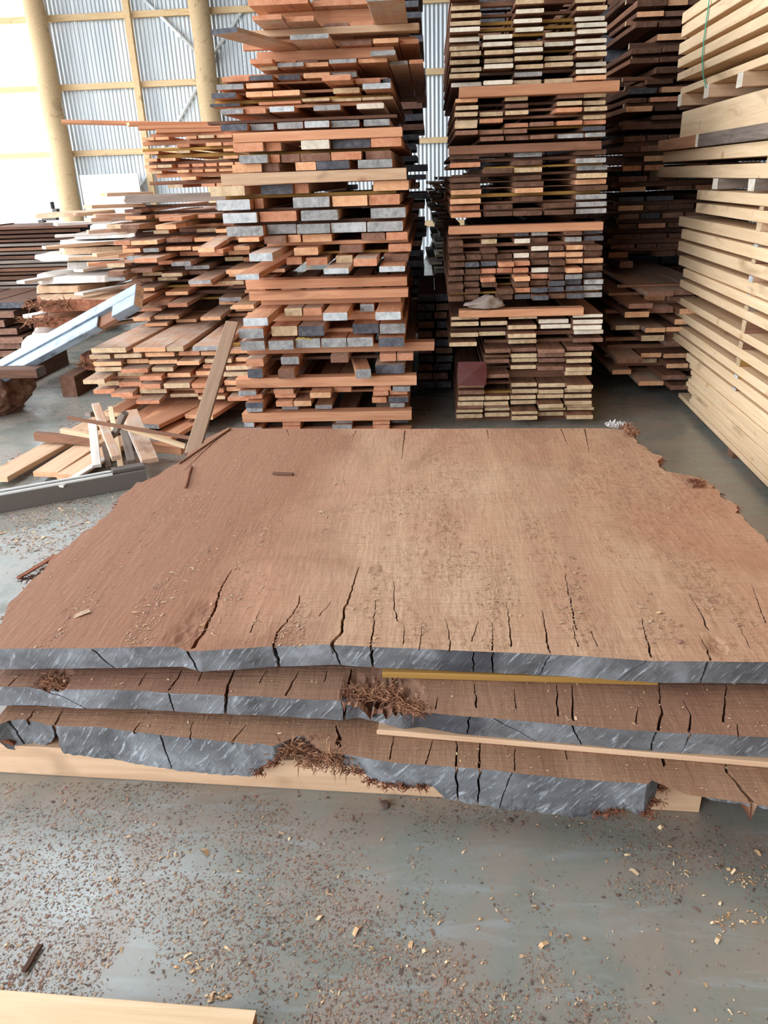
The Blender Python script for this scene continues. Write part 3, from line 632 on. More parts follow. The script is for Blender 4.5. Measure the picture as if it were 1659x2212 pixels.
MID = [
 rw('N', 42, (330, 740, 42, 'r', .10), (760, 1190, 30, 'r', .02), o=o2),
 rw('N', 34, (360, 560, 140, 'r', .3), (570, 775, 110, 'r', .22), (840, 1010, 130, 'b', .0), (1015, 1180, 110, 'r', .0), (1130, 1390, 112, 'g', .62), o=o2),
 rw('B', 85, (330, 1490, 260, 'o', .03, {'m': 'TAN', 'w': .1}), o=o2),
 rw('N', 36, (68, 275, 232, 'k', .55, {'yaw': -.30, 'L': .85}), (615, 880, 282, 'g', .28, {'L': 1.0}), (950, 1170, 350, 'b', 0), (1180, 1350, 375, 'o', .05), (1352, 1488, 420, 'r', 0), o=o2),
 rw('N', 34, (345, 500, 445, 'r', .1), (540, 650, 400, 'r', .0), (660, 800, 400, 'b', .0), (1160, 1330, 440, 'g', .2), o=o2),
 rw('N', 34, (405, 530, 475, 't', .02), (532, 710, 470, 'g', .1), (712, 876, 468, 'o', .06), (878, 1066, 443, 'g', .15), (1075, 1275, 492, 'o', .12), (1285, 1415, 545, 'g', 0), (1420, 1518, 560, 'r', .0), o=o2),
 rw('N', 34, (155, 340, 556, 'r', .04), (342, 500, 534, 'k', .05), (540, 690, 550, 'k', 0), (706, 888, 526, 'o', .05), (892, 1070, 515, 'g', 0), o=o2),
 rw('N', 36, (120, 302, 610, 'g', .04), (320, 505, 606, 'o', .05), (830, 1028, 560, 'r', .25), (1032, 1228, 575, 'r', .05), (1240, 1300, 570, 'k', .0), o=o2),
 rw('N', 36, (85, 255, 668, 'k', .05), (318, 498, 665, 'o', .05), (500, 684, 664, 'o', .05), (907, 1090, 660, 't', .04), (1105, 1300, 628, 's', .2), o=o2),
 rw('N', 20, (65, 270, 722, 'k', .02), (400, 690, 712, 'r', .0), (700, 885, 735, 't', .08), (890, 1100, 700, 't', .0), (1104, 1315, 700, 't', .0), o=o2),
 rw('N', 36, (148, 302, 775, 'g', .06), (305, 455, 795, 'r', .03), (476, 648, 780, 's', .08), (775, 958, 772, 'g', .05), (1066, 1252, 765, 'w', .05), o=o2),
 rw('B', 22, (60, 1345, 846, 'k', .0, {'m': 'DARK'}), o=o2),
 rw('N', 44, (147, 330, 888, 'k', .05), (332, 505, 878, 'g', .0), (528, 706, 876, 'g', .03), (715, 882, 876, 's', .05), (885, 1085, 872, 'g', .0), (1112, 1292, 866, 'g', .0), o=o2),
 rw('B', 66, (235, 1370, 968, 'r', .05), o=o2),
 rw('N', 60, (233, 436, 1030, 'r', .06), (445, 560, 1030, 'r', 0), (690, 884, 1012, 'w', .08, {'n': 'nail holed plank'}), (900, 1160, 1005, 'k', 0), (1162, 1370, 998, 'r', .04), o=o2),
 rw('N', 56, (272, 466, 1108, 'g', .08), (470, 550, 1105, 'r', 0), (556, 680, 1100, 'b', 0), (688, 890, 1096, 'b', .03), (894, 1098, 1085, 'r', .05), (1124, 1300, 1080, 'b', .02), o=o2),
 rw('N', 56, (226, 426, 1170, 'o', .04), (430, 545, 1165, 'b', 0), (652, 794, 1160, 'o', .03), (796, 1018, 1156, 'k', .07), (1074, 1308, 1140, 'g', .05), o=o2),
 rw('B', 78, (157, 1400, 130, 'o', .1, {'m': 'TAN', 'w': .11})),
 rw('N', 66, (78, 312, 204, 't', .12), (420, 636, 194, 'k', .03), (640, 745, 190, 'r', .0), (1176, 1420, 174, 'o', .05)),
 rw('N', 70, (120, 350, 298, 's', .1), (360, 440, 290, 'r', 0), (637, 885, 286, 'g', .08), (903, 1140, 278, 'o', .06), (1147, 1358, 270, 'r', .04)),
 rw('N', 68, (163, 395, 385, 's', .1), (413, 662, 378, 'r', .06), (692, 942, 384, 'g', .08), (1160, 1400, 372, 'g', .06)),
 rw('N', 66, (190, 437, 474, 'g', .1), (440, 662, 470, 'g', .0), (664, 890, 474, 'g', .06), (893, 1132, 466, 's', .04), (1138, 1380, 466, 'g', .05)),
 rw('N', 52, (440, 590, 524, 'b', .05), (600, 690, 505, 'o', 0), (700, 900, 520, 'o', 0), (1100, 1258, 514, 'b', .03), (1264, 1412, 500, 'r', .03)),
 rw('N', 54, (342, 500, 642, 's', .38), (640, 805, 562, 'o', .1), (950, 1110, 602, 'b', 0), (1280, 1436, 604, 'r', .03)),
 rw('N', 50, (595, 700, 662, 'r', 0), (720, 868, 616, 'r', .08), (925, 1040, 672, 't', .0), (1045, 1205, 700, 'r', .22), (1250, 1415, 664, 'b', 0)),
 rw('N', 60, (248, 410, 768, 's', .45), (850, 1020, 830, 's', .28), (1222, 1395, 825, 's', .25)),
 rw('B', 62, (322, 1410, 832, 'r', .0, {'w': .12})),
 rw('B', 58, (345, 1414, 908, 'r', .06)),
 rw('N', 54, (300, 470, 1080, 's', .42), (580, 700, 1035, 't', .1), (705, 835, 1035, 'r', .1), (840, 1008, 1066, 's', .3), (1090, 1185, 970, 'g', 0), (1192, 1368, 1070, 's', .32)),
 rw('N', 66, (272, 440, 1164, 'g', .18), (492, 668, 1158, 't', .12), (675, 846, 1152, 'k', .14), (1040, 1216, 1140, 'k', .1, {'n': 'stained plank'}), (1222, 1396, 1156, 'g', .12)),
 rw('N', 62, (282, 450, 1244, 'g', .14), (473, 644, 1256, 'g', .14), (648, 824, 1244, 'g', .1), (828, 1000, 1238, 'g', .1), (1003, 1178, 1232, 'g', .1), (1214, 1388, 1240, 'k', .12)),
 rw('B', 66, (330, 1596, 1268, 'r', -.02, {'w': .1})),
 rw('N', 58, (318, 440, 1352, 'r', .12), (555, 680, 1350, 'g', .08), (890, 1012, 1346, 'b', .06), (1222, 1334, 1338, 'r', .05), (1338, 1450, 1340, 'r', .04)),
 rw('N', 60, (332, 432, 1430, 'k', .1), (537, 650, 1442, 'b', .14), (1060, 1166, 1438, 'g', .16, {'yaw': .15}), (1192, 1390, 1415, 'k', .05, {'n': 'knotty plank'})),
 rw('B', 66, (257, 1470, 1498, 'r', .06)),
 rw('N', 34, (268, 390, 1550, 'g', .08), (505, 640, 1532, 'r', .06), (750, 892, 1568, 'o', .16), (905, 1030, 1535, 'r', .03), (1180, 1300, 1510, 'r', .0), (1308, 1428, 1530, 'g', .04)),
 rw('N', 30, (300, 430, 1570, 'r', .04), (515, 655, 1568, 'r', .03), (1176, 1282, 1560, 'r', .02), (1286, 1410, 1564, 'r', .02)),
 rw('N', 36, (315, 436, 1632, 'k', .08), (520, 636, 1616, 'r', .06), (640, 760, 1612, 'o', .06), (1170, 1270, 1604, 'r', .0), (1282, 1416, 1612, 'k', .02)),
 rw('N', 28, (320, 432, 1660, 'g', .06), (560, 672, 1656, 'g', .02), (785, 900, 1652, 'g', .02), (1290, 1392, 1646, 'g', .02)),
 rw('B', 62, (300, 1440, 1728, 'r', .05, {'w': .1})),
 rw('N', 32, (305, 375, 1762, 's', .05), (565, 688, 1760, 'r', .03), (920, 1036, 1750, 'g', .02), (1174, 1290, 1748, 'r', .03), (1300, 1415, 1750, 'k', .02)),
 rw('N', 30, (310, 430, 1800, 'g', .05), (565, 688, 1800, 'r', .03), (900, 1036, 1800, 'g', .02), (1174, 1290, 1800, 'r', .03)),
 rw('B', 90, (300, 1440, 1905, 'r', .03, {'w': .1})),
]
for r_ in MID:
    for it in r_[2]:
        if it[5].get('m') == 'TAN': it[5]['m'] = M['side_tan']
        elif it[5].get('m') == 'DARK': it[5]['m'] = M['side_dark']
R = []
for (kind, h, items) in MID:
    (x0, x1, yb, e, pr, opt, (org, sc)) = items[0]
    p = on_v(org[0]+x0/sc, org[1]+yb/sc, V0-pr); q = on_v(org[0]+x0/sc, org[1]+(yb-h)/sc, V0-pr)
    R.append([kind, max(p.z, .0), q.z-p.z, items])
R.sort(key=lambda r: r[1])
R[0][2] += R[0][1]; R[0][1] = 0.0
build_rows(R, None, V0, 'tall centre stack', 'thick_plank', 'plank', lambda e: random.choice([M['side_red'], M['side_red'], M['side_dusty']]), 2.3, 'thick planks in the tall centre stack', [M['side_red'], M['side_dark'], M['yellow']])

# ---------------------------------------------------------------- dim stack of thin boards behind and beside it
V1 = 4.9
o4 = ((900, 0), 3.318); o5 = ((900, 450), 3.318)
LA = [(240, 460), (480, 690), (700, 905), (915, 1125), (1140, 1362)]
LB = [(275, 440), (450, 620), (630, 800), (810, 985), (1005, 1190), (1195, 1360)]
LC = [(228, 340), (346, 456), (460, 574), (580, 694), (698, 812), (818, 940), (945, 1062), (1068, 1190), (1196, 1335)]
LD = [(240, 440), (450, 645), (655, 862), (880, 1100), (1120, 1335)]
LE = [(290, 480), (484, 665), (676, 862), (868, 1060), (1066, 1262)]
T1 = [(8, 'w..w.'), (80, 't.t.t'), (135, 't.w.t'), (195, 't.w.w'), (252, 'w.w.w'), (306, 'ww.ww'), (365, 'twtww'), (415, 'ttw.w'), (466, 'ttttt'), (520, 'twttw'), (577, 't.g.w'), (628, 'wwtto')]
T2 = [(740, 'o.t.bt'), (792, 't.b.tt'), (843, 'ttt.rt'), (895, 'tr...t'), (930, 't.rbrr'), (975, 'bbb..k'), (1022, '.bbbgg')]
T3 = [(1145, 'b.g.b'), (1205, 'r.b.g'), (1255, '.bt.g'), (1310, 'b.b.t'), (1355, 'b.b.o'), (1398, 'o.o.b'), (1460, 'o.b.g'), (1512, 'rb.bg'), (1562, 'rbbbg')]
T4 = [(212, '..bbkg.bk'), (262, 'b.t.wb.gk'), (322, 'b.b..wbob'), (370, 'bbbbw' 'boob'), (420, 'bkkrr' 'bboo'), (474, 'bbrrrw' 'bob'), (524, 'bbr.or' 'bgk'), (568, 'bbb.b' 'bkkg'), (612, 'bb.brk' 'kkg'), (660, 'bb.bkk' 'bkg')]
T5 = [(795, 't.t.w'), (840, 'tt.w' 'w'), (872, '..tw' 'w'), (920, 'ttt.' 'w'), (980, 't.t.b'), ]
T6 = [(1030, '.bbbb'), (1072, '..tbt'), (1112, '.btbt'), (1160, '..tbt'), (1198, '.b..t'), (1285, 'b.ttt'), (1330, 'b.ttt'), (1370, 'tttt' 't'), (1418, 'ttttt'), (1455, 'bb.tt'), (1495, 'ttttt'), (1555, 'ttttt'), (1600, 'ttttt'), (1645, 'tbtbt')]
ROWS3 = []
def addT(T, lanes, org, h, skew, dark=False):
    for y, pat in T:
        items = []
        for k, ch in enumerate(pat):
            if ch == '.' or k >= len(lanes): continue
            if dark and ch == 'b': ch = 'd'  # dim rows take the end that has shade in its colour
            a, b = lanes[k]; j = random.uniform(-8, 8)
            items.append((a+j, b+j, y-(a-lanes[0][0])*.03, ch, random.choice([.02, .02, .03, .05, .09]), {}, org))
        if items: ROWS3.append(('N', h, items, (lanes[0][0], y)))
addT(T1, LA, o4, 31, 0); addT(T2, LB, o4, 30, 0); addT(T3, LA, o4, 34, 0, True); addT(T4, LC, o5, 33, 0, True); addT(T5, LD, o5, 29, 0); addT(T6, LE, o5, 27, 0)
for (x0, x1, yb, h, e, org, pr, mm) in ((305, 1445, 718, 78, 'o', o4, .06, 'side_red'), (230, 1315, 1112, 62, 'b', o4, .02, 'side_brown'), (230, 1335, 205, 58, 'o', o5, .04, 'side_red'), (305, 1195, 778, 52, 'r', o5, .08, 'side_red')):
    ROWS3.append(('B', h, [(x0, x1, yb, e, pr, {'m': M[mm], 'w': .1}, org)], (x0, yb)))
R = []
for (kind, h, items, (xr, yr)) in ROWS3:
    (org, sc) = items[0][6]
    p = on_v(org[0]+xr/sc, org[1]+yr/sc, V1); q = on_v(org[0]+xr/sc, org[1]+(yr-h)/sc, V1)
    R.append([kind, p.z, q.z-p.z, items])
R.sort(key=lambda r: r[1]); R = [r for r in R if r[1] > -.02]; R[0][1] = max(.08, R[0][1])
for b_ in (0,):
    o = cross('bearer', on_v(985, 900, V1).x, on_v(1280, 900, V1).x, 0, R[0][1]-.001, V1+.05, .09, M['side_brown'], E['b']); tag(o, 'brown bearer on the floor under the dim thin board stack', 'bearer')
build_rows(R, None, V1, 'dim stack', 'thin_board', 'board', lambda e: M['side_brown'] if e in 'bkgtdw' else M['side_red'], 2.2, 'thin boards in the dim stack', [M['side_brown'], M['side_brown'], M['side_dark'], M['yellow']])  # brown sides are partly own colour, partly darkened to dim the stack
# red cover sheet on two boards, crumpled rag
m, n, b = new_mat('red_plastic'); b.inputs['Base Color'].default_value = lin((82, 24, 18)); b.inputs['Roughness'].default_value = .6; REDP = m
a_, b_ = on_v(990, 785, V1-.16), on_v(1050, 833, V1-.16)
o = mesh_from('red_sheet', [(a_.x, V1-.12, a_.z), (b_.x, V1-.12, a_.z), (b_.x+.005, V1-.125, (a_.z+b_.z)/2), (b_.x, V1-.15, b_.z), (a_.x, V1-.15, b_.z), (a_.x-.004, V1-.125, (a_.z+b_.z)/2), ((a_.x+b_.x)/2, V1-.135, (a_.z+b_.z)/2)],
    [(0, 5, 6), (5, 4, 6), (4, 3, 6), (3, 2, 6), (2, 1, 6), (1, 0, 6)], [REDP]); sm = o.modifiers.new('s', 'SOLIDIFY'); sm.thickness = .003
tag(o, 'red plastic sheet hanging over board ends low in the dim stack', 'sheet')
m, n, b = new_mat('dusty_cloth'); b.inputs['Base Color'].default_value = lin((150, 134, 124)); b.inputs['Roughness'].default_value = .95; CLOTH = m
bm = bmesh.new(); bmesh.ops.create_icosphere(bm, subdivisions=4, radius=1)
rc = on_v(1045, 650, V1-.12); zb = on_v(1045, 667, V1-.12).z
for v in bm.verts:
    p = v.co.copy(); f = 1+.35*noise.noise(p*1.6+Vector((3, 1, 2)))+.16*noise.noise(p*4.5)
    v.co = Vector((p.x*.105*f, p.y*.06*f, max(-.02, p.z*.045*f*(1+.5*math.sin(p.x*3+.6)))+.02))
me = bpy.data.meshes.new('rag'); bm.to_mesh(me); bm.free(); o = link_mesh('rag', me, [CLOTH], None, (rc.x, V1-.07, zb)); me.polygons.foreach_set('use_smooth', [True]*len(me.polygons))
tag(o, 'crumpled dusty grey rag lying on a bearer of the dim stack', 'rag')
# string in the tall stack
m, n, b = new_mat('yellow_string'); b.inputs['Base Color'].default_value = lin((214, 184, 40)); M['string'] = m
pts = [on_v(430+x/3.13, 360+y/3.13, V0-.16) for x, y in ((660, 1175), (668, 1158), (690, 1162), (705, 1158), (722, 1166), (740, 1160), (745, 1172), (768, 1164))]
o = tube('string', pts, [.0028]*len(pts), m, None, 6); tag(o, 'short yellow string on grey plank ends in the tall centre stack', 'string')
# ---------------------------------------------------------------- very dim stack at the far side and narrow packet between
def rand_pile(name, cat, stack, u0, u1, z0, z1, v0, L, t, gap, wid, ends, sides, prot=(0, .05), fill=.8, yawr=.01, seed=1, edge=.0, group=None, batten=None, big=0, F_=None, lane_j=.02, batp=.6, maxn=999):
    rr = random.Random(seed); z = z0; c = 0; n_total = int((z1-z0)/(t+gap)); made = 0
    while z+t < z1:
        c += 1; tt = t*rr.uniform(.85, 1.15); g = gap*rr.uniform(.7, 1.3); crs = ordn(n_total-c+2 if n_total-c+2 > 0 else 1)+' course down'
        u = u0+rr.uniform(-edge, edge); k = 0; yws = sorted([rr.uniform(-yawr, yawr) for _ in range(14)], reverse=True)
        while u < u1:
            w = rr.choice(wid)*rr.uniform(.92, 1.08)
            if rr.random() < fill or u+2*w > u1:
                k += 1; e = rr.choice(ends); yw = yws[min(k, len(yws)-1)]; pr = rr.uniform(*prot) if rr.random() > .25 else rr.uniform(prot[0], prot[1])*1.6
                o = board(name, u, u+w, z, tt, v0-pr, L+rr.uniform(-.2, .2), rr.choice(sides), E[e], yaw=yw, F_=F_)
                tag(o, f"{ENDNAME[e]} {cat}, {crs}, {ordn(k)} from window side, {stack}", cat, group or cat+'s in the '+stack); made += 1
                if made >= maxn: return
            u += w+.004+rr.uniform(0, lane_j)+yawr*.25
        z += tt
        if batten and g > .006 and rr.random() < batp:
            o = cross('batten', u0+rr.uniform(-.06, .06), u1-rr.uniform(-.03, .05), z+.0004, g-.001, v0+rr.uniform(.02, .1), .045, rr.choice(batten), E['t'], F_=F_)
            tag(o, f"thin batten over the {crs}, {stack}", 'batten', 'battens of the '+stack)
        z += g
a_ = on_v(1318, 600, 6.6).x; b_ = on_v(1560, 600, 6.6).x
for (zz0, zz1, sd) in ((.10, .62, 21),):
    rand_pile('rough_board', 'board', 'low shadowed stack', on_v(1312, 850, 5.6).x, on_v(1478, 850, 5.6).x, zz0, .78, 5.6, 2.0, .034, .026, (.14, .17), 'tbob', [M['side_brown'], M['side_dusty']], (0, .28), .78, .012, sd, .02, batten=[M['side_brown']])
rand_pile('rough_board', 'board', 'tall shadowed stack', a_, b_, .85, 3.2, 6.6, 1.0, .036, .034, (.15, .2), 'ddddrkddbo', [M['side_dark'], M['side_brown']], (0, .06), .88, .006, 22, .03, batten=[M['side_brown'], M['side_dark']], maxn=190)  # mostly dark ends put this stack's shade into the colour
rand_pile('end_board', 'board', 'added dark backing stack', on_v(1012, 200, 7.7).x, on_v(1660, 200, 7.7).x, .05, 3.4, 7.7, .8, .085, .02, (.34, .38), 'kbkb', [M['side_dark']], (0, .03), 1.0, .002, 27, .02)  # made-up stack, added to blacken the gap where lit wall showed
rand_pile('rough_board', 'board', 'added dark gap stack', on_v(904, 800, 5.7).x, on_v(950, 800, 5.7).x, .04, .72, 5.7, 1.2, .045, .02, (.1, .12), 'bk', [M['side_dark']], (0, .03), .95, .002, 29, .0)  # made-up dark stack over lit floor, stands in for shade in the gap
o = board('bearer', a_, a_+.1, .80, .049, 6.3, 1.2, M['side_dark'], E['b']); tag(o, 'dark bearer under the tall shadowed stack', 'bearer')
rand_pile('bleached_board', 'board', 'narrow gap packet', on_v(938, 500, 7.2).x, on_v(972, 500, 7.2).x, .62, 1.52, 7.2, 1.5, .024, .012, (.07, .1, .12), 'wgtws', [M['side_white'], M['side_grey']], (0, .1), .9, .03, 23, .05)
rand_pile('bleached_board', 'board', 'lower gap packet', on_v(938, 500, 7.2).x+.02, on_v(974, 500, 7.2).x, .0, .6, 7.25, 1.4, .04, .02, (.1, .14), 'bk', [M['side_dark']], (0, .03), .9, .006, 24, .02)
# long side packet seen beside the tall stack (its jagged far ends show against the wall)
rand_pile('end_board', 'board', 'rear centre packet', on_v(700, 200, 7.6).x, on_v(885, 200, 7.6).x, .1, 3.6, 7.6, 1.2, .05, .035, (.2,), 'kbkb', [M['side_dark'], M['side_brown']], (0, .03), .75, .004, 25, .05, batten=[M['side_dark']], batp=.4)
# ---------------------------------------------------------------- pale stack of long boards at the side
YR = math.radians(-1.9)
FR = Matrix.Translation((1.66, 4.2, 0)) @ Matrix.Rotation(YR, 4, 'Z')      # local u = 0 is the face towards the slab
FRI = FR.inverted()
FN = (FR.to_3x3() @ Vector((1, 0, 0)))
def on_side(px, py, off=0.0):
    p = on_plane(px, py, FR @ Vector((off, 0, 0)), FN); return FRI @ p
ST = 'pale side stack'
rowsR = [(1471, 53, 23), (1472, 82, 24), (1466, 119, 23), (1463, 148, 19), (1462, 176, 16), (1468, 205, 14), ('X', 232, 26), ('H', 298, 54), ('X2', 327, 25), (1431, 351, 22), (1402, 383, 21), ('Y', 408, 28),
  (1505, 431, 21), (1503, 459, 21), (1465, 488, 21), (1472, 515, 21), (1465, 541, 21), (1464, 572, 21), (1476, 597, 18), (1469, 620, 17), (1460, 653, 15), (1451, 678, 17), (1441, 701, 16), (1451, 732, 18), (1482, 779, 18), (1485, 817, 20), (1488, 841, 16), (1488, 864, 18), (1479, 885, 17), (1473, 910, 18), (1473, 932, 17), (1479, 964, 16), (1473, 983, 17), (1448, 1000, 18)]
zz = []
for r in rowsR:
    x = r[0] if not isinstance(r[0], str) else {'X': 1462, 'H': 1468, 'X2': 1432, 'Y': 1536}[r[0]]
    a = on_side(x, r[1]); b = on_side(x, r[1]-r[2]); zz.append([r[0], a.z, b.z-a.z, a.y])
zz.sort(key=lambda q: q[1]); 
# extra hidden courses down to the floor
zb = zz[0][1]
if zb > .12: zz = [[1460, .06, .05, .1]] + zz
zz[0][1] = max(zz[0][1], .045)
for k in range(1, len(zz)):
    if zz[k][1] < zz[k-1][1]+.03: zz[k][1] = zz[k-1][1]+.03
    zz[k-1][2] = min(zz[k-1][2], zz[k][1]-zz[k-1][1]-.0015)
o = board('bearer', -.0, .06, 0, .043, -.1, .1, M['side_tan'], E['t']); bpy.data.objects.remove(o)
def place(o, mat): o.matrix_world = FR @ mat
def long_board(name, off, z, t, yfar, L, w, ms, me_, j=0):
    me = board_mesh(w, t, L, ms, me_, random.randint(0, 2)); o = bpy.data.objects.new(name, me); C.objects.link(o)
    o.matrix_world = FR @ Matrix.Translation((off+w/2, yfar-L, z)) @ Matrix.Rotation(j, 4, 'Z'); return o
nR = len(zz); XB = []
LL = 4.4
for k, (kd, z, t, yf) in enumerate(zz):
    crs = ordn(nR-k)+' course down'; z += .0005
    if isinstance(kd, str) and kd in ('X', 'Y'):
        ys = [yf-.1-.62*i for i in range(4)]
        for i, y in enumerate(ys):
            me = board_mesh(.1, t, 1.0, M['side_tan'] if kd == 'X' else M['side_grey'], E['w'], i % 3); o = bpy.data.objects.new('bearer', me); C.objects.link(o)
            o.matrix_world = FR @ Matrix.Translation((-.01, y, z)) @ Matrix.Rotation(-math.pi/2, 4, 'Z')
            tag(o, f"{'tan' if kd == 'X' else 'grey'} bearer end, {crs}, {ordn(i+1)} from far end, {ST}", 'bearer', 'bearers of the '+ST)
        continue
    if kd == 'H':
        o = long_board('beam', 0, z, t, yf, LL, .1, M['side_pale'], E['t']); tag(o, 'deep pale beam on edge near the top of the pale stack', 'beam')
        o = long_board('beam', .2, z, t, yf, LL, .1, M['side_pale'], E['t']); tag(o, 'second deep beam hidden behind the deep pale one', 'beam'); continue
    if kd == 'X2':
        o = long_board('pale_board', -.04, z, t, yf, 1.0, .16, M['side_red'], E['w']); tag(o, 'short reddish board with a pale end under the deep beam', 'board')
        o = long_board('pale_board', -.03, z, t*1.0, yf-1.02, 1.2, .16, M['side_grey'], E['k']); tag(o, 'dark grey weathered block under the deep pale beam', 'board'); continue
    ms = M['side_pale']; L = LL+random.uniform(-.2, .2)
    o = long_board('pale_board', random.uniform(-.006, .006), z, t, yf, L, .2, ms, E['t'])
    tag(o, f"long pale board, edge outwards, {crs}, {ST}", 'board', 'long pale boards in the '+ST)
    if k % 2 == 0:
        o = long_board('pale_board', .215, z, t, min(yf, .3)+random.uniform(-.1, 0), L, .2, ms, E['t'])
        tag(o, f"pale board of the second row in, {crs}, {ST}", 'board', 'long pale boards in the '+ST)
    if k+1 < nR and zz[k+1][0] not in ('X', 'Y'):
        g = zz[k+1][1]-z-t
        if g > .005:
            for i in range(3):
                y = yf-.22-i*1.0 if yf > .35 else .12-i*1.0
                y = .05-i*1.02
                if y > min(yf, zz[k+1][3] if not isinstance(zz[k+1][3], str) else yf)-.04: y = yf-.12
                me = board_mesh(.06, g-.001, .9, random.choice([M['side_brown'], M['yellow'], M['side_tan'], M['side_grey']]), random.choice([E['s'], E['t'], E['t']]), 0); o = bpy.data.objects.new('batten', me); C.objects.link(o)
                o.matrix_world = FR @ Matrix.Translation((-.004, y, z+t+.0003)) @ Matrix.Rotation(-math.pi/2, 4, 'Z')
                tag(o, f"batten end above the {crs}, {ordn(i+1)} from far end, {ST}", 'batten', 'battens of the '+ST)
# floor bearers
for i in range(3):
    me = board_mesh(.09, .043, .9, M['side_brown'], E['b'], 0); o = bpy.data.objects.new('bearer', me); C.objects.link(o)
    o.matrix_world = FR @ Matrix.Translation((.01, .0-1.2*i, 0)) @ Matrix.Rotation(-math.pi/2, 4, 'Z'); tag(o, f"brown floor bearer, {ordn(i+1)} from far end, {ST}", 'bearer', 'bearers of the '+ST)
# the far side of that stack: stuff filling its width
m, n, b = new_mat('green_strap'); b.inputs['Base Color'].default_value = lin((70, 170, 140)); b.inputs['Roughness'].default_value = .4
q = [FR @ (on_side(x, y)+Vector((-.012, 0, 0))) for x, y in ((1540, -30), (1532, 30), (1525, 80), (1521, 120), (1522, 160), (1530, 190))]
vs = []; 
for p in q: vs += [p+Vector((0, -.008, 0)), p+Vector((0, .008, 0))]
o = mesh_from('strap', vs, [(2*i, 2*i+1, 2*i+3, 2*i+2) for i in range(len(q)-1)], [m]); s_ = o.modifiers.new('s', 'SOLIDIFY'); s_.thickness = .002
tag(o, 'green plastic strap hanging down the top of the pale stack', 'strap')

# ---------------------------------------------------------------- reddish piles towards the window side
REDS = [M['side_red'], M['side_dusty'], M['side_tan'], M['side_dusty']]  # more dusty and tan woods put the washed-out flare into the colour
zA = .54
# lower fan pile
def U(px, py, v): return on_v(px, py, v).x
rand_pile('sawn_board', 'board', 'low fanned pile', U(205, 800, 5.05), U(515, 800, 5.05), .17, .50, 5.05, 2.0, .028, .022, (.15, .19), 'orttro', [M['side_dusty']]+REDS, (-.02, .14), .85, .02, 31, .05, batten=[M['side_red'], M['yellow']])
TOPW = [(192, 268, 732, 't'), (285, 355, 740, 'o'), (358, 395, 745, 't'), (415, 482, 746, 'g')]
for i, (x0, x1, y, e) in enumerate(TOPW):
    p = on_v(x0, y, 4.93); q = on_v(x1, y, 4.93)
    o = board('sawn_board', p.x, q.x, .505, .03, 4.93, 1.6, M['side_dusty'], E[e], yaw=(-.03, -.02, 0, .01)[i]); tag(o, f"dusty broad board on top of the low fanned pile, {ordn(i+1)} from window side", 'board', 'boards in the low fanned pile')
# mid pile
rand_pile('sawn_board', 'board', 'ragged pile', U(292, 600, 6.05), U(575, 600, 6.05), .545, 1.36, 6.05, 2.0, .026, .024, (.12, .15, .18), 'orrtoobg', REDS, (0, .42), .72, .05, 32, .1, batten=[M['side_red'], M['yellow'], M['side_dark']])
# boards of the mid pile sticking out to the window side
rr = random.Random(9)
for k in range(13):
    y = 425+k*14+rr.uniform(-4, 4); x = rr.choice([190, 205, 225, 245, 270, 300]); v = 5.9
    p = on_v(x, y, v+rr.uniform(-.2, .15)); q = p+Vector((max(.25, U(288, 500, 6.05)-p.x-.06)+rr.uniform(0, .04), rr.uniform(.05, .3), rr.uniform(-.008, .008)))
    o = bar('stray_board', p, q, rr.choice([.1, .14]), .024, rr.choice(REDS+[M['side_tan'], M['side_tan']]), E[rr.choice('otgr')]); tag(o, f"stray board poking out of the ragged pile, {ordn(k+1)} down", 'board', 'stray boards of the ragged pile')
# thick plank across top of mid pile, leaning board in mid pile
a = on_v(272, 440, 5.75); b = on_v(505, 432, 5.75); o = cross('crosswise_plank', a.x, b.x+.3, a.z, .055, 5.75, .12, M['side_grey'], E['g']); tag(o, 'long grey plank across the top of the ragged pile', 'plank')
a = on_v(446, 545, 5.4); b = on_v(500, 510, 5.9); o = bar('stray_board', a, b, .12, .03, M['side_dusty'], E['o']); tag(o, 'short board sloping off the ragged pile', 'board')
# small packet on top
zt_ = on_v(400, 405, 6.3).z
rand_pile('sawn_board', 'board', 'small top packet', U(318, 350, 6.3), U(560, 350, 6.3), max(zt_, 1.42), on_v(400, 292, 6.3).z, 6.3, 1.8, .022, .026, (.09, .11), 'ortooo', [M['side_red'], M['side_red']], (0, .05), .62, .012, 33, .02, batten=[M['yellow'], M['side_red'], M['side_brown']], batp=1)
zt = on_v(400, 288, 6.3).z
for i, (x0, y0, x1, y1, w) in enumerate(((133, 262, 345, 277, .14), (280, 296, 430, 292, .13), (300, 284, 520, 300, .16), (335, 272, 540, 283, .16))):
    a = on_v(x0, y0, 6.15+.03*i); b = on_v(x1, y1, 6.4+.02*i); d = (b-a); d.z = 0; b = a+d*1.25; a.z = b.z = zt+.003+.026*(3-abs(i-0)) if i else zt+.085; b.z = a.z if i else zt+.06
    o = bar('stray_board', a, b, w, .024, M['side_red'], E['o']); tag(o, ('very long red board pointing out towards the pole', 'short red board end on top of the small packet', 'wide red board on top of the small packet', 'topmost red board of the small packet')[i], 'board', 'loose boards on the small packet')
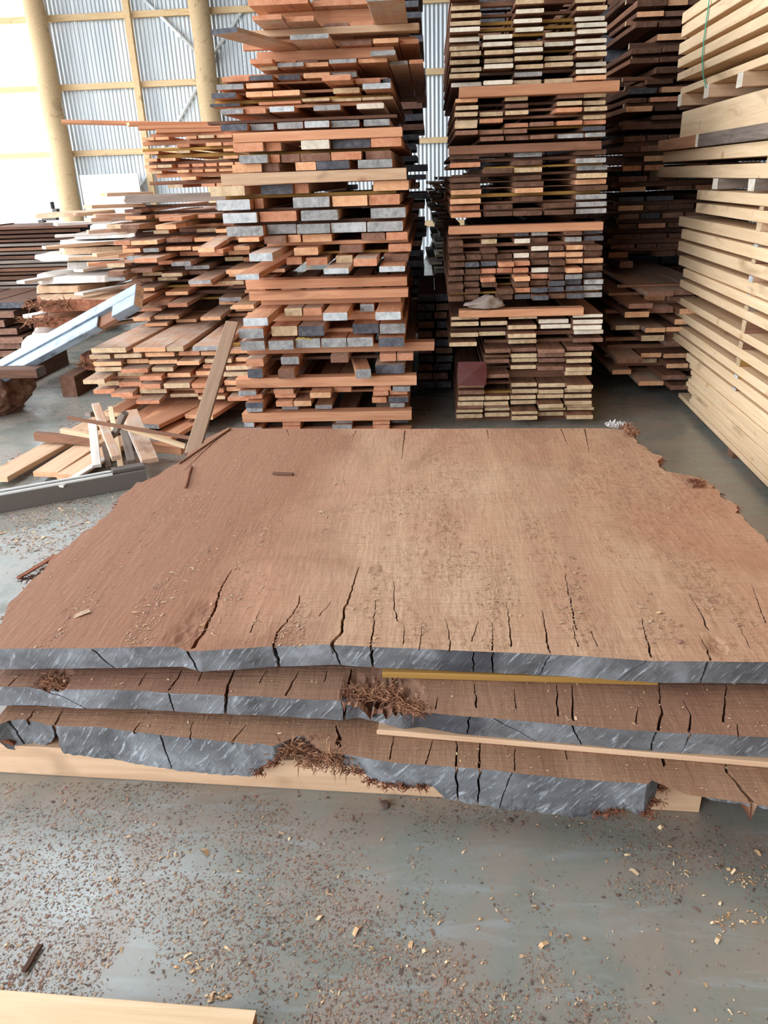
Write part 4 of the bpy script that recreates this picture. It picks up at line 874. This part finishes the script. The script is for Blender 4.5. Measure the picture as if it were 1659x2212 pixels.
# ---------------------------------------------------------------- boards on the floor in front of the low pile
floorb = [((-10, 1040), (300, 868), .16, .03, 't'), ((100, 1030), (320, 885), .15, .03, 'o'), ((145, 1036), (360, 900), .13, .03, 'o'), ((330, 918), (395, 868), .14, .035, 'o'), ((245, 900), (300, 868), .12, .03, 't')]
for i, (a, b, w, t, e) in enumerate(floorb):
    A, B = on_z(*a, .03 if i < 3 else .08), on_z(*b, .03 if i < 3 else .09); d = B-A
    o = bar('floor_board', A, B+d*.25, w, t, M['side_tan'] if i < 3 else M['side_red'], E[e]); tag(o, f"{('pale', 'clean', 'narrow', 'thick', 'short')[i]} board lying on the floor before the low fanned pile", 'board', 'boards on the floor by the low pile')
lay = [((320, 925), (450, 862), .17), ((430, 905), (500, 862), .2), ((345, 955), (470, 880), .16), ((395, 900), (440, 862), .15), ((265, 935), (345, 880), .13)]
for i, (a, b, w) in enumerate(lay):
    z = .10 if i < 2 else (.045 if i < 4 else .06); A, B = on_z(*a, z), on_z(*b, z); d = B-A
    o = bar('floor_board', A, B+d*.6, w, .028, M['side_red'], E['o' if i % 2 else 'g']); tag(o, f"{('broad', 'wide outer', 'reddish under', 'tucked in', 'slim')[i]} red board fanning out at the foot of the low pile", 'board', 'boards at the foot of the low pile')
o = cross('bearer', U(235, 870, 5.0), U(520, 870, 5.0), 0, .168, 5.3, .1, M['side_brown'], E['b']); tag(o, 'brown bearer lifting the low fanned pile off the floor', 'bearer')
# heap of offcut sticks
sticks = [((80, 950), (205, 962), .05, .05, 'side_brown', .06), ((147, 905), (445, 955), .022, .016, 'side_brown', .33), ((208, 880), (252, 995), .05, .03, 'side_dusty', .26), ((200, 915), (210, 1010), .05, .02, 'side_white', .2), ((275, 895), (250, 945), .05, .03, 'side_grey', .3), ((240, 885), (265, 1030), .03, .025, 'side_pale', .12), ((282, 895), (325, 1000), .09, .03, 'side_dusty', .22), ((268, 900), (312, 1002), .03, .03, 'side_white', .2), ((262, 905), (285, 1002), .05, .025, 'side_grey', .17), ((265, 925), (400, 968), .045, .02, 'side_pale', .24), ((225, 960), (235, 1010), .03, .02, 'side_grey', .12), ((130, 1053), (240, 985), .04, .012, 'side_white', .06), ((300, 970), (395, 980), .06, .05, 'side_red', .05), ((135, 935), (215, 950), .04, .03, 'side_tan', .1), ((190, 900), (206, 900), .04, .03, 'side_grey', .2)]
nm = ['thick brown offcut pointing at the window', 'long thin dark stick across the offcut heap', 'dusty slat upright across the offcut heap', 'white edged slat standing at the heap front', 'grey slat leaning back over the heap', 'narrow pale slat under the crossing sticks', 'broad dusty offcut sloping to the slab', 'thin white strip beside the broad offcut', 'grey strip under the white one', 'pale strip running towards the leaning board', 'short grey stub at the heap foot', 'thin white lath on the floor before the heap', 'red block between heap and slab', 'small tan block behind the heap', 'tiny grey block end on the heap']
for (a, b, w, t, mm, z), lab in zip(sticks, nm):
    lower = a[1] < b[1]
    A, B = on_z(*a, z+.02), on_z(*b, max(.03, z-.12) if b[1] > a[1]+30 else z)
    o = bar('offcut', A, B, w, t, M[mm], M[mm]); tag(o, lab, 'offcut', 'offcut heap between slab and low pile')
# long grooved rail on the floor
A, B = on_z(-120, 1133, 0), on_z(322, 1050, 0)
m, n, b = new_mat('grey_rail'); b.inputs['Base Color'].default_value = lin((96, 86, 80)); b.inputs['Roughness'].default_value = .5; RAIL = m
m, n, b = new_mat('bright_rail'); b.inputs['Base Color'].default_value = lin((215, 212, 205)); b.inputs['Roughness'].default_value = .35; RAILB = m
m, n, b = new_mat('black_groove'); b.inputs['Base Color'].default_value = lin((30, 26, 28)); RAILK = m
r_ = empty('grooved_rail', A); tag(r_, 'long grooved dark rail with two pale lips on the floor beside the slabs', 'rail')
d = (B-A); dn = d.normalized(); nr = Vector((-dn.y, dn.x, 0))
def rb(nm_, off, w, z, t, mt, s0=0, s1=1):
    o = bar(nm_, d*s0+nr*off+Vector((0, 0, z)), d*s1+nr*off+Vector((0, 0, z)), w, t, mt, mt); o.parent = r_; return o
rb('rail_body', .06, .10, 0, .09, RAIL); rb('groove_wall', .02, .012, .0905, .012, RAILB, 0, .82); rb('groove_wall', .07, .012, .0905, .012, RAILB, 0, .82); rb('groove_floor', .045, .036, .0905, .003, RAILK, 0, .82); rb('rail_block', .065, .06, .0905, .02, RAIL, .83, 1)
# leaning board between slab and tall stack
A = on_z(420, 975, .0); A = Vector((A.x, A.y, .02)); top = on_v(502, 700, 4.62)
A = on_v(415, 985, 3.75); A.z = max(A.z, .05)
o = bar('leaning_board', A, top, .075, .022, M['side_lean'], E['b'], up=(0.05, -1, .3)); tag(o, 'weathered narrow board leaning up from the slab corner to the tall stack', 'board')
# ---------------------------------------------------------------- big rebated beam lying up on the piles
m, n, b = new_mat('sky_glare_timber'); v = coords(n, (1, .4, 1)); f = noise_n(n, v, 14, 5, .7, .8); g = noise_n(n, v, 5, 4, .6)
col = ramp(n, f, [(.32, lin((72, 80, 90))), (.46, lin((120, 132, 144))), (.7, lin((142, 155, 168)))])  # sky glare on the timber is painted in as blue white
n.links.new(col, b.inputs['Base Color']); b.inputs['Roughness'].default_value = .4; bump(n, b, g, .2, .004); SKY_GLARE = m
A = on_v(-60, 836, 5.42); B = on_v(300, 640, 4.78); fwd = (B-A).normalized(); up_ = Vector((0, -.72, .69)); x_ = fwd.cross(up_).normalized(); z_ = x_.cross(fwd)
r_ = empty('rebated_beam', A); tag(r_, 'big rebated beam with painted sky glare and a cut notch lying up across the piles', 'beam')
Lb = (B-A).length
def bb_(nm_, x0, x1, z0, z1, s0, s1, mt):
    vs = []
    for s in (s0, s1):
        for (x, z) in ((x0, z0), (x1, z0), (x1, z1), (x0, z1)): vs.append((x, s*Lb, z))
    fs = [(0, 1, 5, 4), (1, 2, 6, 5), (2, 3, 7, 6), (3, 0, 4, 7), (0, 3, 2, 1), (4, 5, 6, 7)]
    me = bpy.data.meshes.new(nm_); me.from_pydata(vs, [], fs); me.update(); o = link_mesh(nm_, me, mt, r_)
    if len(mt) > 1: me.polygons[5].material_index = 1
    bv = o.modifiers.new('b', 'BEVEL'); bv.width = .003; bv.segments = 1
    o.matrix_parent_inverse = Matrix.Identity(4); o.matrix_local = Matrix((x_, fwd, z_)).transposed().to_4x4(); return o
bb_('beam_back', -.078, -.005, -.035, .03, 0, 1, [SKY_GLARE, M['side_tan']])
bb_('beam_rebate', -.005, .078, -.035, .018, 0, .80, [SKY_GLARE, M['side_brown']])
bb_('beam_end_block', -.005, .078, -.035, .03, .885, 1, [SKY_GLARE, M['side_tan']])
bb_('notch_cheek', -.005, .074, -.035, -.002, .80, .885, [M['side_brown']])
# dark timber and rotten log under its lower end
a = on_v(-60, 818, 5.0); b = on_v(84, 818, 5.0); o = cross('dark_baulk', a.x, b.x, a.z, .06, 4.98, .13, M['side_dark'], E['k']); tag(o, 'dark square baulk under the lower end of the rebated beam', 'timber')
def lump(name, c, r, mat, seed, sub=4, rough=.3, flatz=1.0):
    bm = bmesh.new(); bmesh.ops.create_icosphere(bm, subdivisions=sub, radius=1)
    for v in bm.verts:
        p = v.co.copy(); f = 1+rough*noise.noise(p*1.7+Vector((seed, 0, 0)))+rough*.5*noise.noise(p*6+Vector((0, seed, 0)))
        v.co = Vector((p.x*r[0]*f, p.y*r[1]*f, max(-1, min(1, p.z*1.6))*r[2]*(1+.25*rough*noise.noise(p*9))))
    me = bpy.data.meshes.new(name); bm.to_mesh(me); bm.free(); return link_mesh(name, me, [mat], None, c)
zb = a.z; c = on_v(-10, 850, 4.5); o = lump('rotten_slab', (on_v(-30, 850, 5.4).x, 5.38, zb*.5), (.3, .3, zb*.5), M['side_dark'], 4, 5, .25); tag(o, 'dark rotten log chunk at the frame edge under the baulk', 'log')
# ---------------------------------------------------------------- pale live edge slabs and fibrous chunks, window side
def live_slab(name, label, u0, u1, z0, t, v, w, mat, edgemat, seed, yaw=0, fib=0):
    nx, ny = 40, 6; vs, fs, mi = [], [], []
    def wob(u, s): return .05*noise.noise(Vector((u*2.3, seed+s*7, 0)))+.02*noise.noise(Vector((u*9, seed+s*3, 1)))
    for lay, zz_ in ((0, 0), (1, t)):
        for j in range(ny+1):
            for i in range(nx+1):
                u = u0+(u1-u0)*i/nx; taper = min(1, .35+3.5*min(i/nx, 1-i/nx)); f = j/ny
                y = w*f*taper+(1-taper)*w*.5+(wob(u, 0)*(1-f)+wob(u, 1)*f)+(.012 if lay else -.012)*(1 if j == 0 else (-1 if j == ny else 0))
                vs.append((u-(u0+u1)/2, y, zz_+.006*noise.noise(Vector((u*5, y*5, seed)))))
    N = (nx+1)*(ny+1)
    for j in range(ny):
        for i in range(nx):
            a = j*(nx+1)+i; fs.append((a, a+nx+1, a+nx+2, a+1)); mi.append(0); b = a+N; fs.append((b, b+1, b+nx+2, b+nx+1)); mi.append(0)
    for i in range(nx):
        fs.append((i, i+1, N+i+1, N+i)); mi.append(1); a = ny*(nx+1)+i; fs.append((a, a+N, a+N+1, a+1)); mi.append(1)
    for j in range(ny):
        a = j*(nx+1); fs.append((a, a+N, a+N+nx+1, a+nx+1)); mi.append(1); a += nx; fs.append((a, a+nx+1, a+N+nx+1, a+N)); mi.append(1)
    o = mesh_from(name, vs, fs, [mat, edgemat], None, mi); o.location = ((u0+u1)/2, v, z0); o.rotation_euler.z = yaw; tag(o, label, 'slab', 'live edge slabs on the window side')
    if fib: clump('bark_fibres', [Vector((-abs(u1-u0)/2+.1+.12*i, .02, t*.5)) for i in range(fib)], o, FIBRE, 60, .07, .6, .03, thick=.004)
    return o
WH = M['side_white']; TN = M['side_tan']; RD = M['side_red']; DK = M['side_dark']
ls = [(470, 50, 190, 't', .03, 6.9, 0), (498, 170, 300, 'w', .04, 6.6, 0), (515, 130, 330, 'w', .035, 6.6, 0), (530, 95, 340, 'w', .03, 6.5, 0), (548, 95, 320, 't', .05, 6.6, 0), (562, 40, 330, 'w', .03, 6.4, 0), (582, 120, 270, 'w', .06, 6.6, 0),
      (612, 45, 270, 'w', .05, 6.3, 0), (632, 55, 200, 't', .05, 6.3, 0), (672, 45, 330, 'R', .085, 5.9, 3), (706, 40, 230, 'F', .07, 6.0, 3), (738, 40, 200, 'w', .05, 6.0, 0), (748, 22, 160, 'w', .03, 5.9, 0)]
adj = ['thin tan', 'rounded white', 'bleached upper', 'long white', 'reddish backed', 'very long white', 'thick blocky white', 'white end cut', 'stubby tan', 'thick sunlit orange', 'shaggy fibrous', 'flat white lower', 'lowest white']
last = None; Z = []
for k, (yb, x0, x1, mt, t, v, fb) in enumerate(ls):
    Z.append([on_v((x0+x1)/2, yb, v).z, k])
Z.sort(); prev = 0.0; 
for z, k in Z:
    yb, x0, x1, mt, t, v, fb = ls[k]; z = max(z, prev+.002); a = on_v(x0, yb, v).x; b = on_v(x1, yb, v).x
    live_slab('live_edge_slab', adj[k]+' live edge slab in the heap on the window side', a, b, z, t, v, .9, {'w': WH, 't': TN, 'R': TN, 'F': RD}[mt], {'w': WH, 't': TN, 'R': BARK, 'F': BARK}[mt], k*3.1, 0, fb); prev = z+t
rr = random.Random(41)
for k in range(11):
    y = 488+k*25; x0 = rr.choice([150, 95, 60, 120, 45, 170, 80]); x1 = x0+rr.uniform(90, 170); v = 6.05+rr.uniform(-.1, .1)
    a = on_v(x0, y, v); b = on_v(x1, y-rr.uniform(0, 6), v+rr.uniform(.1, .5)); d = (b-a); d.z = 0; b = a+d
    o = bar('pale_stray', a, b, rr.uniform(.08, .14), rr.uniform(.018, .03), rr.choice([WH, WH, TN]), E['w']); tag(o, f"sunlit pale slat poking from the live edge heap, {ordn(k+1)} down", 'board', 'pale slats in the live edge heap')
# supports under that heap
c = on_v(175, 780, 5.9)
o = live_slab('live_edge_slab', 'dark fibrous slab lowest beside the low fanned pile', on_v(110, 760, 5.7).x, on_v(260, 760, 5.7).x, on_v(180, 800, 6.0).z, .09, 6.0, .5, BARK, BARK, 77, 0, 3)
for i, u in enumerate((-2.9, -3.5)):
    o = board('bearer', u, u+.12, 0, max(.06, min(.16, Z[0][0]-.002)), 5.75, 1.2, DK, E['b']); tag(o, ('dark bearer under the live edge heap', 'outer dark bearer under the live edge heap')[i], 'bearer')
# far dark stack of thin slabs
VF = 8.6; zt = on_v(100, 478, VF).z; u0 = on_v(-120, 560, VF).x; u1 = on_v(205, 560, VF).x
z = .06; k = 0; rr = random.Random(3); nn = int((zt-.06)/.046)
while z+.03 < zt:
    k += 1; t = rr.uniform(.024, .034)
    a, b = u0+rr.uniform(-.2, .1), u1+rr.uniform(-.25, .3)
    o = cross('waney_board', a, b, z, t, VF+rr.uniform(-.06, .06), .8, rr.choice([DK, DK, M['side_grey'], M['side_brown']]), E[rr.choice('kbt')]); tag(o, f"thin waney board, {ordn(max(1, nn-k+1))} down in the dark far stack by the wall", 'board', 'waney boards in the dark far stack')
    z += t+.0006; g = rr.uniform(.008, .018)
    for i in range(2):
        o = board('batten', u0+.5+i*1.4, u0+.54+i*1.4, z, g-.001, VF+.05, .6, M['side_brown'], E['b']); tag(o, f"batten over waney board {ordn(max(1, nn-k+1))} down, {'outer' if i == 0 else 'inner'} row, dark far stack", 'batten', 'battens of the dark far stack')
    z += g
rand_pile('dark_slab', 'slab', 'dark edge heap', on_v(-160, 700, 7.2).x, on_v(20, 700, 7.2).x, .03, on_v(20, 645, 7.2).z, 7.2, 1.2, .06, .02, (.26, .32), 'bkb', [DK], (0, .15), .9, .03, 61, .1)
# small dark machine far off, stood in by made-up blocks on the stack
a = on_v(98, 462, VF+.2); bm = bmesh.new()
for (cx, cz, sx, sz) in ((0, .05, .16, .05), (-.1, .02, .06, .03), (.08, .12, .05, .05), (.05, .18, .012, .07)):
    r = bmesh.ops.create_cube(bm, size=1); bmesh.ops.scale(bm, verts=r['verts'], vec=(sx, .08, sz)); bmesh.ops.translate(bm, verts=r['verts'], vec=(cx, 0, cz))
me = bpy.data.meshes.new('machine_shape'); bm.to_mesh(me); bm.free(); o = link_mesh('machine_shape', me, [RAIL], None, (a.x, VF+.3, z)); tag(o, 'small dark machine shape on top of the dark far stack', 'machine_shape')
# ---------------------------------------------------------------- board at the bottom of the picture
pz = .04
P = on_z(-900, 2066, pz); Q = on_z(552, 2180, pz); d = Q-P; nr = Vector((d.y, -d.x, 0)).normalized()
o = bar('floor_plank', Vector((P.x, P.y, 0))+nr*.11, Vector((Q.x, Q.y, 0))+nr*.11, .22, pz, M['side_pale'], M['side_red']); tag(o, 'pale broad plank lying flat on the floor nearest the viewer', 'plank')
# ---------------------------------------------------------------- wood chips and sawdust
def chips(name, pts, mats, sz, zfun, parent=None, lab=None, curl=.5):
    vs, fs, mi = [], [], []
    for (x, y) in pts:
        z = zfun(x, y); a = random.uniform(0, math.pi*2); L = sz*random.lognormvariate(0, .5); w = L*random.uniform(.2, .5)
        d = Vector((math.cos(a), math.sin(a), random.uniform(-.1, .25)*curl)); s = Vector((-math.sin(a), math.cos(a), random.uniform(-.3, .3)*curl))
        p = Vector((x, y, z+.0008)); k = len(vs); h = Vector((0, 0, L*random.uniform(.1, .45)*curl))
        vs += [p-d*L-s*w, p-d*L*.8+s*w, p+s*w+h, p-s*w+h, p+d*L*.9+s*w*.7, p+d*L-s*w]
        fs += [(k, k+3, k+2, k+1), (k+3, k+5, k+4, k+2)]; c = random.randrange(len(mats)); mi += [c, c]
    o = mesh_from(name, vs, fs, mats, parent, mi); o['kind'] = 'stuff'
    if lab: o['label'] = lab; o['category'] = 'wood chips'
    return o
def plain(name, c, r=.9):
    m, n, b = new_mat(name); b.inputs['Base Color'].default_value = lin(c); b.inputs['Roughness'].default_value = r; return m
CH = [plain('chip_brown', (136, 104, 88)), plain('chip_red', (154, 114, 94)), plain('chip_tan', (182, 150, 122)), plain('chip_dark', (100, 80, 70))]
CP = [plain('chip_pale', (214, 184, 146)), plain('chip_tan_light', (198, 158, 118))]
rr = random.Random(77); pts = []
def dens(x, y): return noise.noise(Vector((x*1.7, y*1.7, 0)))+.6*noise.noise(Vector((x*5.5, y*5.5, 4)))+.35*noise.noise(Vector((x*16, y*16, 4)))
while len(pts) < 42000:
    px, py = rr.uniform(-260, 1860), 1690+(2380-1690)*rr.random()
    p = on_z(px, py, 0); bias = .55 - .85*px/1659
    if dens(p.x, p.y)+bias > .15+rr.uniform(-.25, .3): pts.append((p.x, p.y))
    elif rr.random() < .02: pts.append((p.x, p.y))
chips('sawdust', pts, CH, .0017, lambda x, y: 0, None, 'brown shavings strewn over the concrete in front of the slabs')
pts = []
for _ in range(260): p = on_z(rr.uniform(0, 1659), rr.uniform(1760, 2212), 0); pts.append((p.x, p.y))
for cx, cy, n_ in ((1600, 1900, 40), (1570, 1990, 25), (1480, 1880, 10), (420, 2080, 30), (470, 2150, 25), (390, 1840, 14), (1640, 1990, 14), (730, 2150, 10)):
    for _ in range(n_): p = on_z(cx+rr.gauss(0, 22), cy+rr.gauss(0, 12), 0); pts.append((p.x, p.y))
chips('wood_chips', pts, CP, .0036, lambda x, y: 0, None, 'larger pale chips scattered on the concrete near the viewer', 1.4)
pts = []
while len(pts) < 9000:
    px, py = rr.uniform(-20, 420), rr.uniform(790, 1340)
    p = on_z(px, py, 0)
    if dens(p.x*1.3+5, p.y*1.3)+(.45 if py < 900 and px < 260 else .1) > rr.uniform(.05, .5): pts.append((p.x, p.y))
chips('sawdust', pts, CH+CP[:1], .0038, lambda x, y: 0, None, 'shavings and bark crumbs on the bright floor beside the slabs')
pts = []
while len(pts) < 7000:
    s, t = rr.random(), rr.random(); p = on_z(rr.uniform(60, 1640), rr.uniform(930, 1400), ZT1)
    if not (interp(left, p.y)+.02 < p.x < interp(right, p.y)-.06): continue
    c = noise.noise(Vector((p.x*9, p.y*1.6, 8)))+.5*noise.noise(Vector((p.x*14, p.y*9, 2)))
    if c > rr.uniform(.0, .45): pts.append((p.x, p.y))
chips('sawdust', pts, [CP[1], CH[1], CH[2], CH[2]], .0026, lambda x, y: ZT1+.0005, slab1)
for (sl, zt_, y0, y1, nn_) in ((slab2, ZT2, 1452, 1590, 700), (slab3, ZT3, 1540, 1720, 900)):
    pts = []; ft = f2pt if sl is slab2 else f3pt
    for _ in range(nn_):
        p = on_z(rr.uniform(0, 1659), rr.uniform(y0, y1), zt_)
        if p.y > interp(ft, p.x)+.01: pts.append((p.x, p.y))
    chips('sawdust', pts, [CP[0], CH[2], CH[1]], .0022, lambda x, y: zt_+.0005, sl)
# curl of bark on the floor
o = bar('bark_strip', on_z(52, 2100, .004), on_z(90, 2040, .004), .012, .006, M['side_dark'], M['side_dark']); tag(o, 'thin dark bark sliver on the dusty concrete', 'bark')
o = lump('knot_chunk', tuple(on_z(830, 1738, .008)), (.016, .012, .008), CH[3], 3, 2); tag(o, 'small dark wood chunk on the floor before the lowest slab', 'chunk')
# collect the sky again: nothing below
print('objects', len(bpy.data.objects))
